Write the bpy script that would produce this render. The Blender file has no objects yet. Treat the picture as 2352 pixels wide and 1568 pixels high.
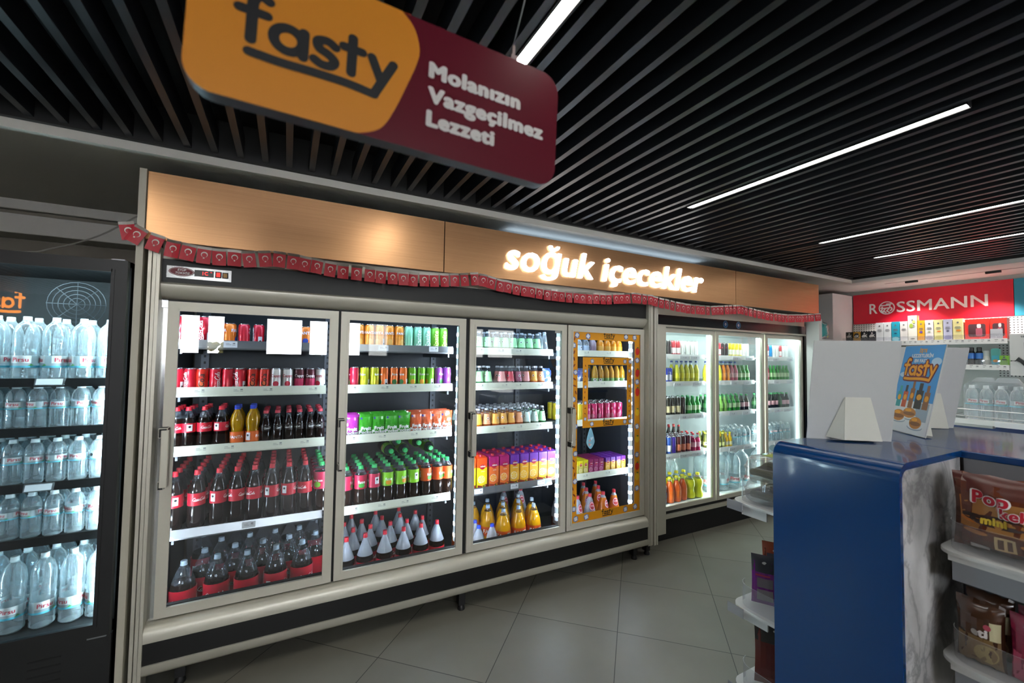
import bpy, bmesh, math, random
from mathutils import Vector, Matrix
random.seed(7)
PI = math.pi
sc = bpy.context.scene
COL = sc.collection

# ------------------------------------------------------------------ camera, world, exposure
R_CAM = ((0.88411628, -0.46704306, 0.01446306), (0.03151348, 0.02871614, -0.99909073), (0.46620307, 0.88376816, 0.04010656))
cam_d = bpy.data.cameras.new('camera')
cam_d.sensor_width = 36.0
cam_d.lens = 977.15 / 2352 * 36.0
cam_d.clip_start = 0.05
cam = bpy.data.objects.new('camera', cam_d)
COL.objects.link(cam)
rt, dn, fw = (Vector(r) for r in R_CAM)
cam.matrix_world = Matrix(((rt[0], -dn[0], -fw[0], 0), (rt[1], -dn[1], -fw[1], 0), (rt[2], -dn[2], -fw[2], 1.55), (0, 0, 0, 1)))
cam_d.dof.use_dof = True
cam_d.dof.focus_distance = 3.0
cam_d.dof.aperture_fstop = 2.2
sc.camera = cam

world = bpy.data.worlds.new('daylight')
sc.world = world
world.use_nodes = True
world.node_tree.nodes['Background'].inputs[0].default_value = (0.92, 0.96, 1.0, 1)
world.node_tree.nodes['Background'].inputs[1].default_value = 24.0

LED_CEILING = 28.0
LED_FRIDGE = 5.0
LED_FAR = 26.0
sc.view_settings.view_transform = 'Standard'
sc.view_settings.look = 'None'
sc.view_settings.gamma = 1.0
sc.view_settings.use_curve_mapping = False
sc.view_settings.exposure = 0.8
cy = sc.cycles
cy.max_bounces = 10
cy.diffuse_bounces = 3
cy.glossy_bounces = 4
cy.transmission_bounces = 6
cy.transparent_max_bounces = 32
cy.caustics_reflective = False
cy.caustics_refractive = False
cy.sample_clamp_indirect = 4.0

# ------------------------------------------------------------------ materials
def lin(c):
    if isinstance(c, str):
        c = tuple(int(c[i:i + 2], 16) / 255 for i in (0, 2, 4))
    return tuple(v / 12.92 if v <= 0.04045 else ((v + 0.055) / 1.055) ** 2.4 for v in c) + (1.0,)

MATS = {}
def P(name, col, rough=0.5, metal=0.0, coat=0.0, emit=0.0, spec=0.5):
    if name in MATS:
        return MATS[name]
    m = bpy.data.materials.new(name)
    m.use_nodes = True
    b = m.node_tree.nodes['Principled BSDF']
    b.inputs['Base Color'].default_value = lin(col)
    b.inputs['Roughness'].default_value = rough
    b.inputs['Metallic'].default_value = metal
    b.inputs['Coat Weight'].default_value = coat
    b.inputs['Coat Roughness'].default_value = 0.06
    b.inputs['Specular IOR Level'].default_value = spec
    if emit:
        b.inputs['Emission Color'].default_value = lin(col)
        b.inputs['Emission Strength'].default_value = emit
    MATS[name] = m
    return m

def nodes(m):
    return m.node_tree.nodes, m.node_tree.links

def noise_rough(name, col, col2, scale, rough=0.5, metal=0.0, stretch=(1, 1, 1), detail=3.0, lo=0.35, hi=0.65):
    m = P(name, col, rough, metal)
    n, l = nodes(m)
    tc = n.new('ShaderNodeTexCoord'); mp = n.new('ShaderNodeMapping'); nz = n.new('ShaderNodeTexNoise'); rp = n.new('ShaderNodeValToRGB')
    mp.inputs['Scale'].default_value = stretch
    nz.inputs['Scale'].default_value = scale; nz.inputs['Detail'].default_value = detail
    rp.color_ramp.elements[0].position = lo; rp.color_ramp.elements[0].color = lin(col)
    rp.color_ramp.elements[1].position = hi; rp.color_ramp.elements[1].color = lin(col2)
    l.new(tc.outputs['Object'], mp.inputs['Vector']); l.new(mp.outputs['Vector'], nz.inputs['Vector'])
    l.new(nz.outputs['Fac'], rp.inputs['Fac']); l.new(rp.outputs['Color'], n['Principled BSDF'].inputs['Base Color'])
    return m

def clear(name, tint=(1, 1, 1), gloss=0.03, ior=1.45, milk=0.0, milkcol=(0.9, 0.95, 1.0), edge=0.0):
    """thin clear plastic or glass: see-through tint, mirror reflection by angle, optional milkiness"""
    if name in MATS:
        return MATS[name]
    m = bpy.data.materials.new(name); m.use_nodes = True
    n, l = nodes(m); n.clear()
    out = n.new('ShaderNodeOutputMaterial'); tr = n.new('ShaderNodeBsdfTransparent'); gl = n.new('ShaderNodeBsdfGlossy')
    fr = n.new('ShaderNodeFresnel'); mx = n.new('ShaderNodeMixShader')
    ge = n.new('ShaderNodeNewGeometry'); mi = n.new('ShaderNodeMix'); mi.data_type = 'FLOAT'
    mi.inputs[2].default_value = ior; mi.inputs[3].default_value = 1.0 / ior
    l.new(ge.outputs['Backfacing'], mi.inputs[0]); l.new(mi.outputs[0], fr.inputs['IOR'])
    tr.inputs['Color'].default_value = tuple(tint) + (1,); gl.inputs['Roughness'].default_value = gloss; fr.inputs['IOR'].default_value = ior
    body = tr.outputs[0]
    if milk or edge:
        df = n.new('ShaderNodeBsdfDiffuse'); df.inputs['Color'].default_value = tuple(milkcol) + (1,)
        m2 = n.new('ShaderNodeMixShader')
        if edge:
            lw = n.new('ShaderNodeLayerWeight'); lw.inputs['Blend'].default_value = 0.35
            ma = n.new('ShaderNodeMath'); ma.operation = 'MULTIPLY_ADD'; ma.inputs[1].default_value = edge; ma.inputs[2].default_value = milk
            l.new(lw.outputs['Facing'], ma.inputs[0]); l.new(ma.outputs[0], m2.inputs[0])
        else:
            m2.inputs[0].default_value = milk
        l.new(tr.outputs[0], m2.inputs[1]); l.new(df.outputs[0], m2.inputs[2]); body = m2.outputs[0]
    l.new(fr.outputs[0], mx.inputs[0]); l.new(body, mx.inputs[1]); l.new(gl.outputs[0], mx.inputs[2]); l.new(mx.outputs[0], out.inputs[0])
    MATS[name] = m
    return m

SILVER = P('satin_aluminium', 'ceCABC', 0.42, 0.45)
FRAMEW = P('door_aluminium', 'd2cec0', 0.5, 0.2)
BLACKP = P('black_laminate', '0b0a0c', 0.35)
BLACKM = P('black_matt', '08080a', 0.6)
INNER = P('fridge_lining', '26282e', 0.5)
CHROME = P('chrome', 'd8d8d8', 0.15, 1.0)
STEEL = P('stainless', '9a9ca0', 0.3, 0.85)
WHITE = P('white_plastic', 'e6e6e4', 0.4)
WHITEB = P('white_card', 'c4c4c1', 0.6)
RAIL = P('cream_price_strip', 'd9dac6', 0.35)
TAG = P('price_card', 'e8eaee', 0.5)
INK = P('grey_ink', '6a6c70', 0.6)
DINK = P('black_ink', '131315', 0.5)
GLASS = clear('door_glass', (0.93, 0.95, 0.96), 0.0, 1.62)
GLASSB = clear('cooler_glass', (0.86, 0.9, 0.92), 0.0, 1.5)
ACRYL = clear('clear_acrylic', (0.9, 0.91, 0.93), 0.02, 1.5, 0.06, (0.9, 0.9, 0.92), 0.25)
PET = clear('clear_pet', (0.82, 0.85, 0.88), 0.06, 1.55, 0.015, (0.8, 0.88, 1.0), 0.18)
FROST = clear('misted_pet', (0.75, 0.8, 0.85), 0.1, 1.5, 0.28, (0.85, 0.9, 1.0), 0.3)
WATER = clear('water_bottle_plastic', (0.9, 0.96, 0.98), 0.05, 1.75, 0.09, (0.93, 0.98, 1.0), 0.5)
n, l = nodes(WATER)
nz = n.new('ShaderNodeTexNoise'); bp = n.new('ShaderNodeBump'); tcw = n.new('ShaderNodeTexCoord')
nz.inputs['Scale'].default_value = 55.0; bp.inputs['Strength'].default_value = 0.55; bp.inputs['Distance'].default_value = 0.004
l.new(tcw.outputs['Object'], nz.inputs['Vector']); l.new(nz.outputs['Fac'], bp.inputs['Height'])
for nd in n:
    if nd.type in ('BSDF_GLOSSY', 'FRESNEL'): l.new(bp.outputs['Normal'], nd.inputs['Normal'])
ALU = P('can_aluminium', 'c9ccd0', 0.25, 0.9)
LEDW = P('cool_led', (0.9, 0.96, 1.0), 0.5, emit=LED_FRIDGE)
def dotted(m, lo, hi, pitch):
    n, l = nodes(m); b = n['Principled BSDF']
    tc = n.new('ShaderNodeTexCoord'); sx = n.new('ShaderNodeSeparateXYZ'); mu = n.new('ShaderNodeMath'); si = n.new('ShaderNodeMath'); mr = n.new('ShaderNodeMapRange')
    mu.operation = 'MULTIPLY'; mu.inputs[1].default_value = 2 * PI / pitch; si.operation = 'SINE'
    mr.inputs[1].default_value = 0.45; mr.inputs[2].default_value = 1.0; mr.inputs[3].default_value = lo; mr.inputs[4].default_value = hi
    l.new(tc.outputs['Object'], sx.inputs[0]); l.new(sx.outputs['Z'], mu.inputs[0]); l.new(mu.outputs[0], si.inputs[0]); l.new(si.outputs[0], mr.inputs[0]); l.new(mr.outputs[0], b.inputs['Emission Strength'])
    b.inputs['Emission Color'].default_value = (0.72, 0.86, 1.0, 1)
dotted(LEDW, 0.3, 85.0, 0.07)
LEDK = P('cooler_led', (0.85, 0.97, 1.0), 0.5, emit=100.0)
LEDC = P('ceiling_led', (1.0, 1.0, 0.97), 0.5, emit=LED_CEILING)
LEDF = P('added_led', (0.93, 1.0, 0.98), 0.5, emit=LED_FAR)

# ------------------------------------------------------------------ mesh building
_txt = {}
def text2d(s, bold=0.0, shear=0.0):
    """glyph triangles of a string, capital height about 0.7, centred on x; bold thickens by overlaid shifted copies"""
    k = (s, bold, shear)
    if k not in _txt:
        cu = bpy.data.curves.new('t', 'FONT'); cu.body = s; cu.align_x = 'CENTER'; cu.size = 1.0
        cu.shear = shear; cu.resolution_u = 3
        cu.space_character = 1.0 + bold * 1.6
        o = bpy.data.objects.new('t', cu); COL.objects.link(o)
        me = o.to_mesh()
        v0 = [(v.co.x, v.co.y) for v in me.vertices]; f0 = [tuple(p.vertices) for p in me.polygons]
        o.to_mesh_clear(); bpy.data.objects.remove(o); bpy.data.curves.remove(cu)
        vs, fs = [(x, y, 0) for x, y in v0], list(f0)
        if bold > 0.015:
            for q in range(8):
                dx, dy = bold * math.cos(q * PI / 4), bold * 0.8 * math.sin(q * PI / 4); i = len(vs)
                vs += [(x + dx, y + dy, q + 1) for x, y in v0]; fs += [tuple(i + t for t in f) for f in f0]
        _txt[k] = (vs, fs)
    return _txt[k]

def strokes(paths, w, n=8):
    """round-ended pen strokes as flat polygons"""
    vs, fs = [], []; lay = 0
    for p in paths:
        for a, b in zip(p, p[1:]):
            dx, dy = b[0] - a[0], b[1] - a[1]; L = math.hypot(dx, dy) or 1e-9
            nx, ny = -dy / L * w / 2, dx / L * w / 2; i = len(vs)
            lay += 1; g = lay % 24
            vs += [(a[0] + nx, a[1] + ny, g), (a[0] - nx, a[1] - ny, g), (b[0] - nx, b[1] - ny, g), (b[0] + nx, b[1] + ny, g)]
            fs.append((i, i + 1, i + 2, i + 3))
        for c in p:
            i = len(vs); lay += 1; g = lay % 24
            vs += [(c[0] + w / 2 * math.cos(2 * PI * k / n), c[1] + w / 2 * math.sin(2 * PI * k / n), g) for k in range(n)]
            fs.append(tuple(range(i, i + n)))
    return vs, fs

def arc(cx, cy, r, a0, a1, n=12, ry=None):
    ry = ry or r
    return [(cx + r * math.cos(math.radians(a0 + (a1 - a0) * i / n)), cy + ry * math.sin(math.radians(a0 + (a1 - a0) * i / n))) for i in range(n + 1)]

def curve(pts, n=5):
    """smooth path through the points"""
    out = []
    for i in range(len(pts) - 1):
        p0 = pts[max(i - 1, 0)]; p1 = pts[i]; p2 = pts[i + 1]; p3 = pts[min(i + 2, len(pts) - 1)]
        for k in range(n):
            t = k / n
            out.append(tuple(0.5 * (2 * b + (c - a) * t + (2 * a - 5 * b + 4 * c - d) * t * t + (3 * b - a - 3 * c + d) * t ** 3) for a, b, c, d in zip(p0, p1, p2, p3)))
    return out + [tuple(pts[-1])]

FASTY = [curve([(0.88, 1.68), (0.62, 1.78), (0.44, 1.55), (0.42, 1.1)]) + [(0.42, 0.05)], [(0.05, 1.12), (0.84, 1.12)],
         arc(1.52, 0.5, 0.45, 0, 360, 20), [(2.0, 0.98), (2.0, 0.02)],
         curve([(3.02, 0.86), (2.75, 1.0), (2.45, 0.9), (2.5, 0.62), (2.8, 0.48), (3.02, 0.28), (2.9, 0.04), (2.6, 0.0), (2.36, 0.12)]),
         [(3.6, 1.5), (3.6, 0.05)], [(3.3, 1.05), (3.95, 1.05)], [(4.3, 1.02), (4.68, 0.12)], [(5.1, 1.0), (4.45, -0.5)],
         curve([(4.45, -0.52), (3.5, -0.42), (2.4, -0.42), (1.3, -0.46), (0.4, -0.42)])]
FASTY = [[(x - 2.55, y) for x, y in p] for p in FASTY]
COLA = []
def _g(dx, pts):
    COLA.append([(dx + x + y * 0.3, y) for x, y in pts])
_g(0, curve([(0.75, 0.95), (0.5, 1.15), (0.1, 0.75), (0.05, 0.2), (0.4, 0.0), (0.75, 0.25)]))
_g(0.75, arc(0.25, 0.27, 0.22, 0, 360, 12, 0.26)); _g(1.2, arc(0.28, 0.27, 0.22, 50, 310, 10, 0.26)); _g(1.65, arc(0.25, 0.27, 0.22, 0, 360, 12, 0.26)); _g(1.65, [(0.48, 0.5), (0.48, 0.05), (0.62, 0.0)])
_g(2.25, [(0.0, 0.35), (0.25, 0.4)])
_g(2.6, curve([(0.75, 0.95), (0.5, 1.15), (0.1, 0.75), (0.05, 0.2), (0.4, 0.0), (0.75, 0.25)]))
_g(3.35, arc(0.25, 0.27, 0.22, 0, 360, 12, 0.26)); _g(3.8, curve([(0.1, 0.0), (0.15, 0.6), (0.3, 1.1), (0.38, 0.85), (0.12, 0.3), (0.3, 0.0)])); _g(4.15, arc(0.25, 0.27, 0.22, 0, 360, 12, 0.26)); _g(4.15, [(0.48, 0.5), (0.48, 0.05), (0.65, 0.05)])
_g(0, curve([(0.5, -0.1), (1.3, -0.25), (2.4, -0.05), (3.3, -0.18)]))
COLA = [[(x - 2.55, y - 0.4) for x, y in p] for p in COLA]

class MB:
    def __init__(s):
        s.v, s.f, s.m = [], [], []
    def poly(s, pts, m=0):
        i = len(s.v); s.v += [tuple(p) for p in pts]; s.f.append(tuple(range(i, i + len(pts)))); s.m.append(m); return s
    def box(s, x0, x1, y0, y1, z0, z1, m=0):
        i = len(s.v)
        s.v += [(x, y, z) for z in (z0, z1) for x, y in ((x0, y0), (x1, y0), (x1, y1), (x0, y1))]
        for q in ((3, 2, 1, 0), (4, 5, 6, 7), (0, 1, 5, 4), (1, 2, 6, 5), (2, 3, 7, 6), (3, 0, 4, 7)):
            s.f.append(tuple(i + k for k in q)); s.m.append(m)
        return s
    def lathe(s, prof, seg=16, m=0, cx=0, cy=0, cap0=True, cap1=True):
        i = len(s.v); n = len(prof)
        for r, z in prof:
            s.v += [(cx + r * math.cos(2 * PI * k / seg), cy + r * math.sin(2 * PI * k / seg), z) for k in range(seg)]
        for j in range(n - 1):
            mi = m[j] if isinstance(m, (list, tuple)) else m
            for k in range(seg):
                a = i + j * seg + k; b = i + j * seg + (k + 1) % seg
                s.f.append((a, b, b + seg, a + seg)); s.m.append(mi)
        m0 = m[0] if isinstance(m, (list, tuple)) else m; m1 = m[-1] if isinstance(m, (list, tuple)) else m
        if cap0: s.f.append(tuple(i + k for k in reversed(range(seg)))); s.m.append(m0)
        if cap1: s.f.append(tuple(i + (n - 1) * seg + k for k in range(seg))); s.m.append(m1)
        return s
    def add2d(s, vf, fn, m=0):
        i = len(s.v)
        for q in vf[0]:
            p = tuple(fn(q[0], q[1]))
            if len(q) > 2 and q[2]:        # overlapping pen strokes lie one over the other
                p0 = Vector(p); e = 0.01
                nn = (Vector(fn(q[0] + e, q[1])) - p0).cross(Vector(fn(q[0], q[1] + e)) - p0)
                if nn.length > 1e-12: p = tuple(p0 + nn.normalized() * 2.5e-5 * q[2])
            s.v.append(p)
        for f in vf[1]:
            s.f.append(tuple(i + k for k in f)); s.m.append(m)
        return s
    def prism(s, poly, fn, d0, d1, m=0, m_side=None):
        """outline poly (x, y) mapped by fn(x, y, d), from depth d0 to d1"""
        i = len(s.v); n = len(poly)
        s.v += [tuple(fn(x, y, d0)) for x, y in poly] + [tuple(fn(x, y, d1)) for x, y in poly]
        s.f.append(tuple(range(i, i + n))); s.m.append(m); s.f.append(tuple(i + n + k for k in reversed(range(n)))); s.m.append(m)
        for k in range(n):
            k2 = (k + 1) % n
            s.f.append((i + k2, i + k, i + n + k, i + n + k2)); s.m.append(m if m_side is None else m_side)
        return s
    def tube(s, pts, r, seg=8, m=0):
        pts = [Vector(p) for p in pts]; i0 = len(s.v); n = len(pts)
        for j, p in enumerate(pts):
            d = (pts[min(j + 1, n - 1)] - pts[max(j - 1, 0)]).normalized()
            u = d.cross(Vector((0, 0, 1)))
            if u.length < 1e-3: u = Vector((1, 0, 0))
            u.normalize(); w = d.cross(u)
            s.v += [tuple(p + (u * math.cos(2 * PI * k / seg) + w * math.sin(2 * PI * k / seg)) * r) for k in range(seg)]
        for j in range(n - 1):
            for k in range(seg):
                a = i0 + j * seg + k; b = i0 + j * seg + (k + 1) % seg
                s.f.append((a, b, b + seg, a + seg)); s.m.append(m)
        s.f.append(tuple(i0 + k for k in reversed(range(seg)))); s.m.append(m)
        s.f.append(tuple(i0 + (n - 1) * seg + k for k in range(seg))); s.m.append(m)
        return s
    def mesh(s, name, mats, smooth=35, bev=0.0, seg=2):
        me = bpy.data.meshes.new(name)
        me.from_pydata(s.v, [], s.f)
        for mt in (mats if isinstance(mats, (list, tuple)) else [mats]):
            me.materials.append(mt)
        me.polygons.foreach_set('material_index', s.m)
        if bev:
            bm = bmesh.new(); bm.from_mesh(me)
            bmesh.ops.bevel(bm, geom=[e for e in bm.edges if len(e.link_faces) == 2 and e.calc_face_angle(0) > 0.6], offset=bev, segments=seg, affect='EDGES', profile=0.5)
            bm.to_mesh(me); bm.free()
        if smooth:
            me.polygons.foreach_set('use_smooth', [True] * len(me.polygons))
            me.set_sharp_from_angle(angle=math.radians(smooth))
        me.update()
        return me
    def build(s, name, mats, parent=None, **k):
        return link(name, s.mesh(name, mats, **k), parent)

def link(name, me, parent=None):
    o = bpy.data.objects.new(name, me); COL.objects.link(o)
    if parent is not None: o.parent = parent
    return o
def tag(o, label, cat, group=None, kind=None):
    o['label'] = label; o['category'] = cat
    if group: o['group'] = group
    if kind: o['kind'] = kind
    return o
def struct(o):
    o['kind'] = 'structure'; return o
def empty(name, loc=(0, 0, 0), rz=0):
    o = bpy.data.objects.new(name, None); COL.objects.link(o); o.location = loc; o.rotation_euler = (0, 0, rz); o.empty_display_size = 0.05
    return o
def disc2d(rx, rz, x0=0.0, z0=0.0, n=12):       # fine enough to follow a round wall
    v = [(x0, z0)] + [(x0 + k * rx * math.cos(2 * PI * t / n), z0 + k * rz * math.sin(2 * PI * t / n)) for k in (0.5, 1.0) for t in range(n)]
    f = [(0, 1 + t, 1 + (t + 1) % n) for t in range(n)] + [(1 + t, 1 + n + t, 1 + n + (t + 1) % n, 1 + (t + 1) % n) for t in range(n)]
    return v, f
def rect2d(x0, x1, z0, z1, n=6):
    return [(x0 + (x1 - x0) * i / n, z) for z in (z0, z1) for i in range(n + 1)], [(i, i + 1, n + 2 + i, n + 1 + i) for i in range(n)]
def rrect(x0, x1, y0, y1, r, n=6):
    p = []
    for cx, cy_, a in ((x1 - r, y0 + r, -90), (x1 - r, y1 - r, 0), (x0 + r, y1 - r, 90), (x0 + r, y0 + r, 180)):
        p += arc(cx, cy_, r, a, a + 90, n)
    return p
def front(x, z, y, k=1.0):          # flat on a plane that faces -Y
    return lambda u, v: (x + u * k, y, z + v * k)
def wrap(r, z, k=1.0, phi=0.0):     # round a bottle or can, phi 0 faces -Y
    return lambda u, v: (r * math.sin(u * k / r + phi), -r * math.cos(u * k / r + phi), z + v * k)
def wrapv(r, z, k=1.0, phi=0.0):    # the same, running upwards
    return lambda u, v: (r * math.sin(-v * k / r + phi), -r * math.cos(-v * k / r + phi), z + u * k)

# ------------------------------------------------------------------ room
XR, XL, YB, YF, ZC = 6.32, -5.6, -5.0, 3.6, 2.5
fl = P('floor_tile', '8b877b', 0.42)
n, l = nodes(fl)
tc = n.new('ShaderNodeTexCoord'); mp = n.new('ShaderNodeMapping'); bk = n.new('ShaderNodeTexBrick'); nz = n.new('ShaderNodeTexNoise'); mxn = n.new('ShaderNodeMix')
th = math.radians(45.9)
ox = 1.294 * math.cos(th) + 2.322 * math.sin(th); oy = -1.294 * math.sin(th) + 2.322 * math.cos(th)
mp.vector_type = 'POINT'
mp.inputs['Rotation'].default_value = (0, 0, -th)
mp.inputs['Location'].default_value = (-ox + 0.588 * 20, -oy + 0.588 * 20, 0)
bk.offset = 0.0; bk.squash = 1.0
bk.inputs['Scale'].default_value = 1.0; bk.inputs['Brick Width'].default_value = 0.588; bk.inputs['Row Height'].default_value = 0.588
bk.inputs['Mortar Size'].default_value = 0.0022; bk.inputs['Mortar Smooth'].default_value = 0.1; bk.inputs['Bias'].default_value = 0
bk.inputs['Color1'].default_value = lin('7e7b72'); bk.inputs['Color2'].default_value = lin('868379'); bk.inputs['Mortar'].default_value = lin('36332e')
nz.inputs['Scale'].default_value = 2.2; nz.inputs['Detail'].default_value = 5
mxn.data_type = 'RGBA'; mxn.blend_type = 'MULTIPLY'; mxn.inputs[0].default_value = 0.45
rp = n.new('ShaderNodeValToRGB'); rp.color_ramp.elements[0].position = 0.3; rp.color_ramp.elements[0].color = (0.62, 0.6, 0.57, 1); rp.color_ramp.elements[1].position = 0.7; rp.color_ramp.elements[1].color = (1, 1, 1, 1)
l.new(tc.outputs['Object'], mp.inputs['Vector']); l.new(mp.outputs['Vector'], bk.inputs['Vector']); l.new(tc.outputs['Object'], nz.inputs['Vector'])
l.new(nz.outputs['Fac'], rp.inputs['Fac']); l.new(bk.outputs['Color'], mxn.inputs[6]); l.new(rp.outputs['Color'], mxn.inputs[7]); l.new(mxn.outputs[2], n['Principled BSDF'].inputs['Base Color'])
struct(MB().box(XL, XR + 0.2, YB, YF, -0.1, 0).build('floor', fl, smooth=0))

SLAT = P('black_slat', '1b1b1e', 0.36)
cb = MB().box(XL, XR + 0.2, YB, YF, 2.66, 2.72, 1)
x = -0.952 - 0.1035 * 44
while x < 5.5:
    xa = x
    for a in (-2.4, -0.9, 0.632, 2.171, 3.704, 4.624):      # make way for the light lines
        if abs(x - a) < 0.044: xa = a + (0.044 if x >= a else -0.044)
    cb.box(xa - 0.0135, xa + 0.0135, YB, 2.43, ZC, 2.6)
    x += 0.1035
struct(cb.build('ceiling', [SLAT, P('black_void', '030304', 0.9)], smooth=0))
SOFF = P('soffit_paint', 'd6d3ca', 0.7)
struct(MB().box(XL, 5.6, 2.43, YF, 2.45, 2.66).box(XL, 5.6, 2.405, 2.429, 2.488, 2.66, 1).build('trim_1', [SOFF, BLACKM], smooth=0))
s2 = MB().box(5.6, XR, YB, YF, 2.45, 2.66).box(5.575, 5.599, YB, 2.43, 2.488, 2.66, 1)
s2.box(5.9, 5.93, -1.0, 2.25, 2.4485, 2.45, 2)
struct(s2.build('trim_2', [P('soffit_white', 'cfc9c4', 0.7), BLACKM, P('slot_grey', '8d8884', 0.6)], smooth=0))
WALLG = noise_rough('stained_wall', '8a8478', '6f6a60', 2.0, 0.8)
struct(MB().box(XL, XR + 0.2, YF, YF + 0.1, 0, 2.7).build('wall_front', WALLG, smooth=0))
struct(MB().box(XR, XR + 0.1, YB, YF, 0, 2.7).build('wall_right', P('right_wall', 'b8b4ae', 0.8), smooth=0))
struct(MB().box(XL - 0.1, XL, YB, YF, 0, 2.7).build('wall_left', P('left_wall', '55534e', 0.8), smooth=0))
# wall behind the camera with its shop windows
WIN = [(-1.82, -1.5), (-1.4, -1.1), (-0.4, 0.28), (0.4, 0.78), (1.18, 1.46), (1.62, 2.06), (4.25, 4.5), (4.6, 5.4)]
wb = MB().box(XL, XR + 0.2, YB - 0.1, YB, 0, 1.55).box(XL, XR + 0.2, YB - 0.1, YB, 2.32, 2.7)
xs_ = [XL] + [v for w in WIN for v in w] + [XR + 0.2]
for a, b in zip(xs_[0::2], xs_[1::2]):
    wb.box(a, b, YB - 0.1, YB, 1.55, 2.32)
struct(wb.build('wall_back', P('back_wall', '3c3b3a', 0.8), smooth=0))
for i, (a, b) in enumerate(WIN):
    w = MB()
    for q in ((a, b, 1.55, 1.575), (a, b, 2.295, 2.32), (a, a + 0.02, 1.55, 2.32), (b - 0.02, b, 1.55, 2.32)):
        w.box(q[0], q[1], YB - 0.07, YB - 0.03, q[2], q[3])
    struct(w.build('window_%d' % (i + 1), P('window_frame', '3a3c40', 0.4), smooth=0))
# outside the shop windows: a tree, and an added wall dimming some panes
tr_ = tag(empty('street_tree', (-1.2, -5.9, 0)), 'olive green tree outside the shop window, seen only in the fridge glass', 'tree')
m = MB(); m.tube([(-0.1, 0, -0.2), (-0.05, 0, 1.2)], 0.05, 8)
m.build('trunk', P('bark', '4a3c2c', 0.8), tr_)
m = MB()
for k in range(60):
    a, rr, zz = random.uniform(0, 6.28), random.uniform(0, 0.42), random.uniform(1.15, 1.78)
    m.lathe([(0.01, zz - 0.06), (0.06, zz - 0.03), (0.075, zz), (0.05, zz + 0.04), (0.01, zz + 0.06)], 7, 0, rr * math.cos(a), rr * math.sin(a) * 0.5)
m.build('crown', noise_rough('tree_leaves', '5c5a2c', '8a7c40', 14, 0.8), tr_)
struct(MB().box(2.0, 8.0, -9.0, -8.0, 0, 5).build('wall_outside_added', P('pale_render', 'b0aea8', 0.8), smooth=0))  # added, never seen directly; dims the panes mirrored in the door glass

# cornice bands on the fridge-side wall above the cooler
struct(MB().box(XL, -0.7, 3.56, YF, 2.39, 2.45).box(XL, -0.7, 3.42, YF, 2.22, 2.33).build('trim_3', P('cornice_white', 'b9b7b0', 0.7), smooth=0, bev=0.004))

# ceiling light lines
def light_line(x, y0, y1, label):
    t = empty('ceiling_light', (x, (y0 + y1) / 2, 2.55))
    tag(t, label, 'ceiling light', 'white LED lines set in the slatted ceiling')
    L = (y1 - y0) / 2
    MB().box(-0.028, -0.02, -L, L, -0.055, 0.05).box(0.02, 0.028, -L, L, -0.055, 0.05).box(-0.02, 0.02, -L, L, -0.03, 0.05).box(-0.02, 0.02, -L - 0.004, -L, -0.055, 0.05).box(-0.02, 0.02, L, L + 0.004, -0.055, 0.05).build('housing', P('light_profile', '0e0e10', 0.5, 0.2), t, smooth=0)
    MB().box(-0.019, 0.019, -L + 0.004, L - 0.004, -0.05, -0.031).build('diffuser', LEDC, t, smooth=0)
light_line(0.632, 0.57, 1.79, 'white LED line in the slats, passing behind the hanging sign')
light_line(2.171, 0.57, 1.79, 'white LED line in the slats, the long one seen whole')
light_line(3.704, 0.57, 1.817, 'white LED line in the slats, third from the hanging sign')
light_line(4.624, 0.57, 1.83, 'white LED line in the slats, closest to the shop wall')
for xx, yy in ((-0.9, 0.57), (-2.4, 0.57), (-0.9, -2.2), (0.632, -2.2), (2.171, -2.2), (3.704, -2.2)):
    light_line(xx, yy, yy + 1.22, 'white LED line in the slats, outside this view')

# ------------------------------------------------------------------ four-door display fridge
SH = [1.60, 1.362, 1.072, 0.667]          # shelf heights
DOORS = [(-0.502, 0.245), (0.258, 0.998), (1.024, 1.772), (1.784, 2.525)]
fr = tag(empty('display_fridge', (1.0, 2.9, 0)), 'long satin aluminium drinks fridge with four glass doors and a black band on top', 'fridge')
def rel(o, root):                          # parent keeping world coordinates of the mesh
    o.parent = root; o.location = [-c for c in root.location]; return o
def part(mb, name, mats, root, **k):
    return rel(mb.build(name, mats, **k), root)
b = MB()
b.box(-0.53, -0.522, 2.56, 3.28, 0.12, 2.06).box(2.54, 2.555, 2.56, 3.28, 0.12, 2.06).box(-0.505, 2.53, 3.25, 3.28, 0.12, 2.06)
b.box(-0.505, 2.53, 2.56, 3.25, 1.84, 2.06).box(-0.505, 2.53, 2.56, 3.25, 0.12, 0.155)
part(b, 'cabinet', [INNER], fr, smooth=0)
u = MB()
for x in (-0.45, 0.25, 1.01, 1.76, 2.48):
    u.box(x - 0.02, x + 0.02, 3.225, 3.25, 0.2, 1.82)
    for k in range(40):
        u.box(x - 0.006, x + 0.006, 3.2235, 3.2255, 0.25 + k * 0.04, 0.265 + k * 0.04, 1)
part(u, 'upright', [P('upright_grey', '5a5c62', 0.4, 0.6), BLACKM], fr, smooth=0)
part(MB().box(-0.53, 2.58, 2.50, 2.56, 1.883, 1.993), 'top_band', noise_rough('black_vinyl', '040405', '09090b', 9, 0.5), fr, smooth=0)
part(MB().box(-0.53, 2.58, 2.515, 2.56, 1.993, 2.075), 'upper_strip', SILVER, fr, smooth=0)
prof = [(2.56, 1.883), (2.495, 1.883), (2.485, 1.873), (2.487, 1.855), (2.505, 1.825), (2.535, 1.806), (2.56, 1.806)]
part(MB().prism(prof, lambda y, z, d: (d, y, z), -0.53, 2.525), 'door_header', SILVER, fr, smooth=50)
prof = [(2.56, 0.328), (2.50, 0.328), (2.48, 0.318), (2.47, 0.298), (2.47, 0.258), (2.56, 0.258)]
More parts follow.
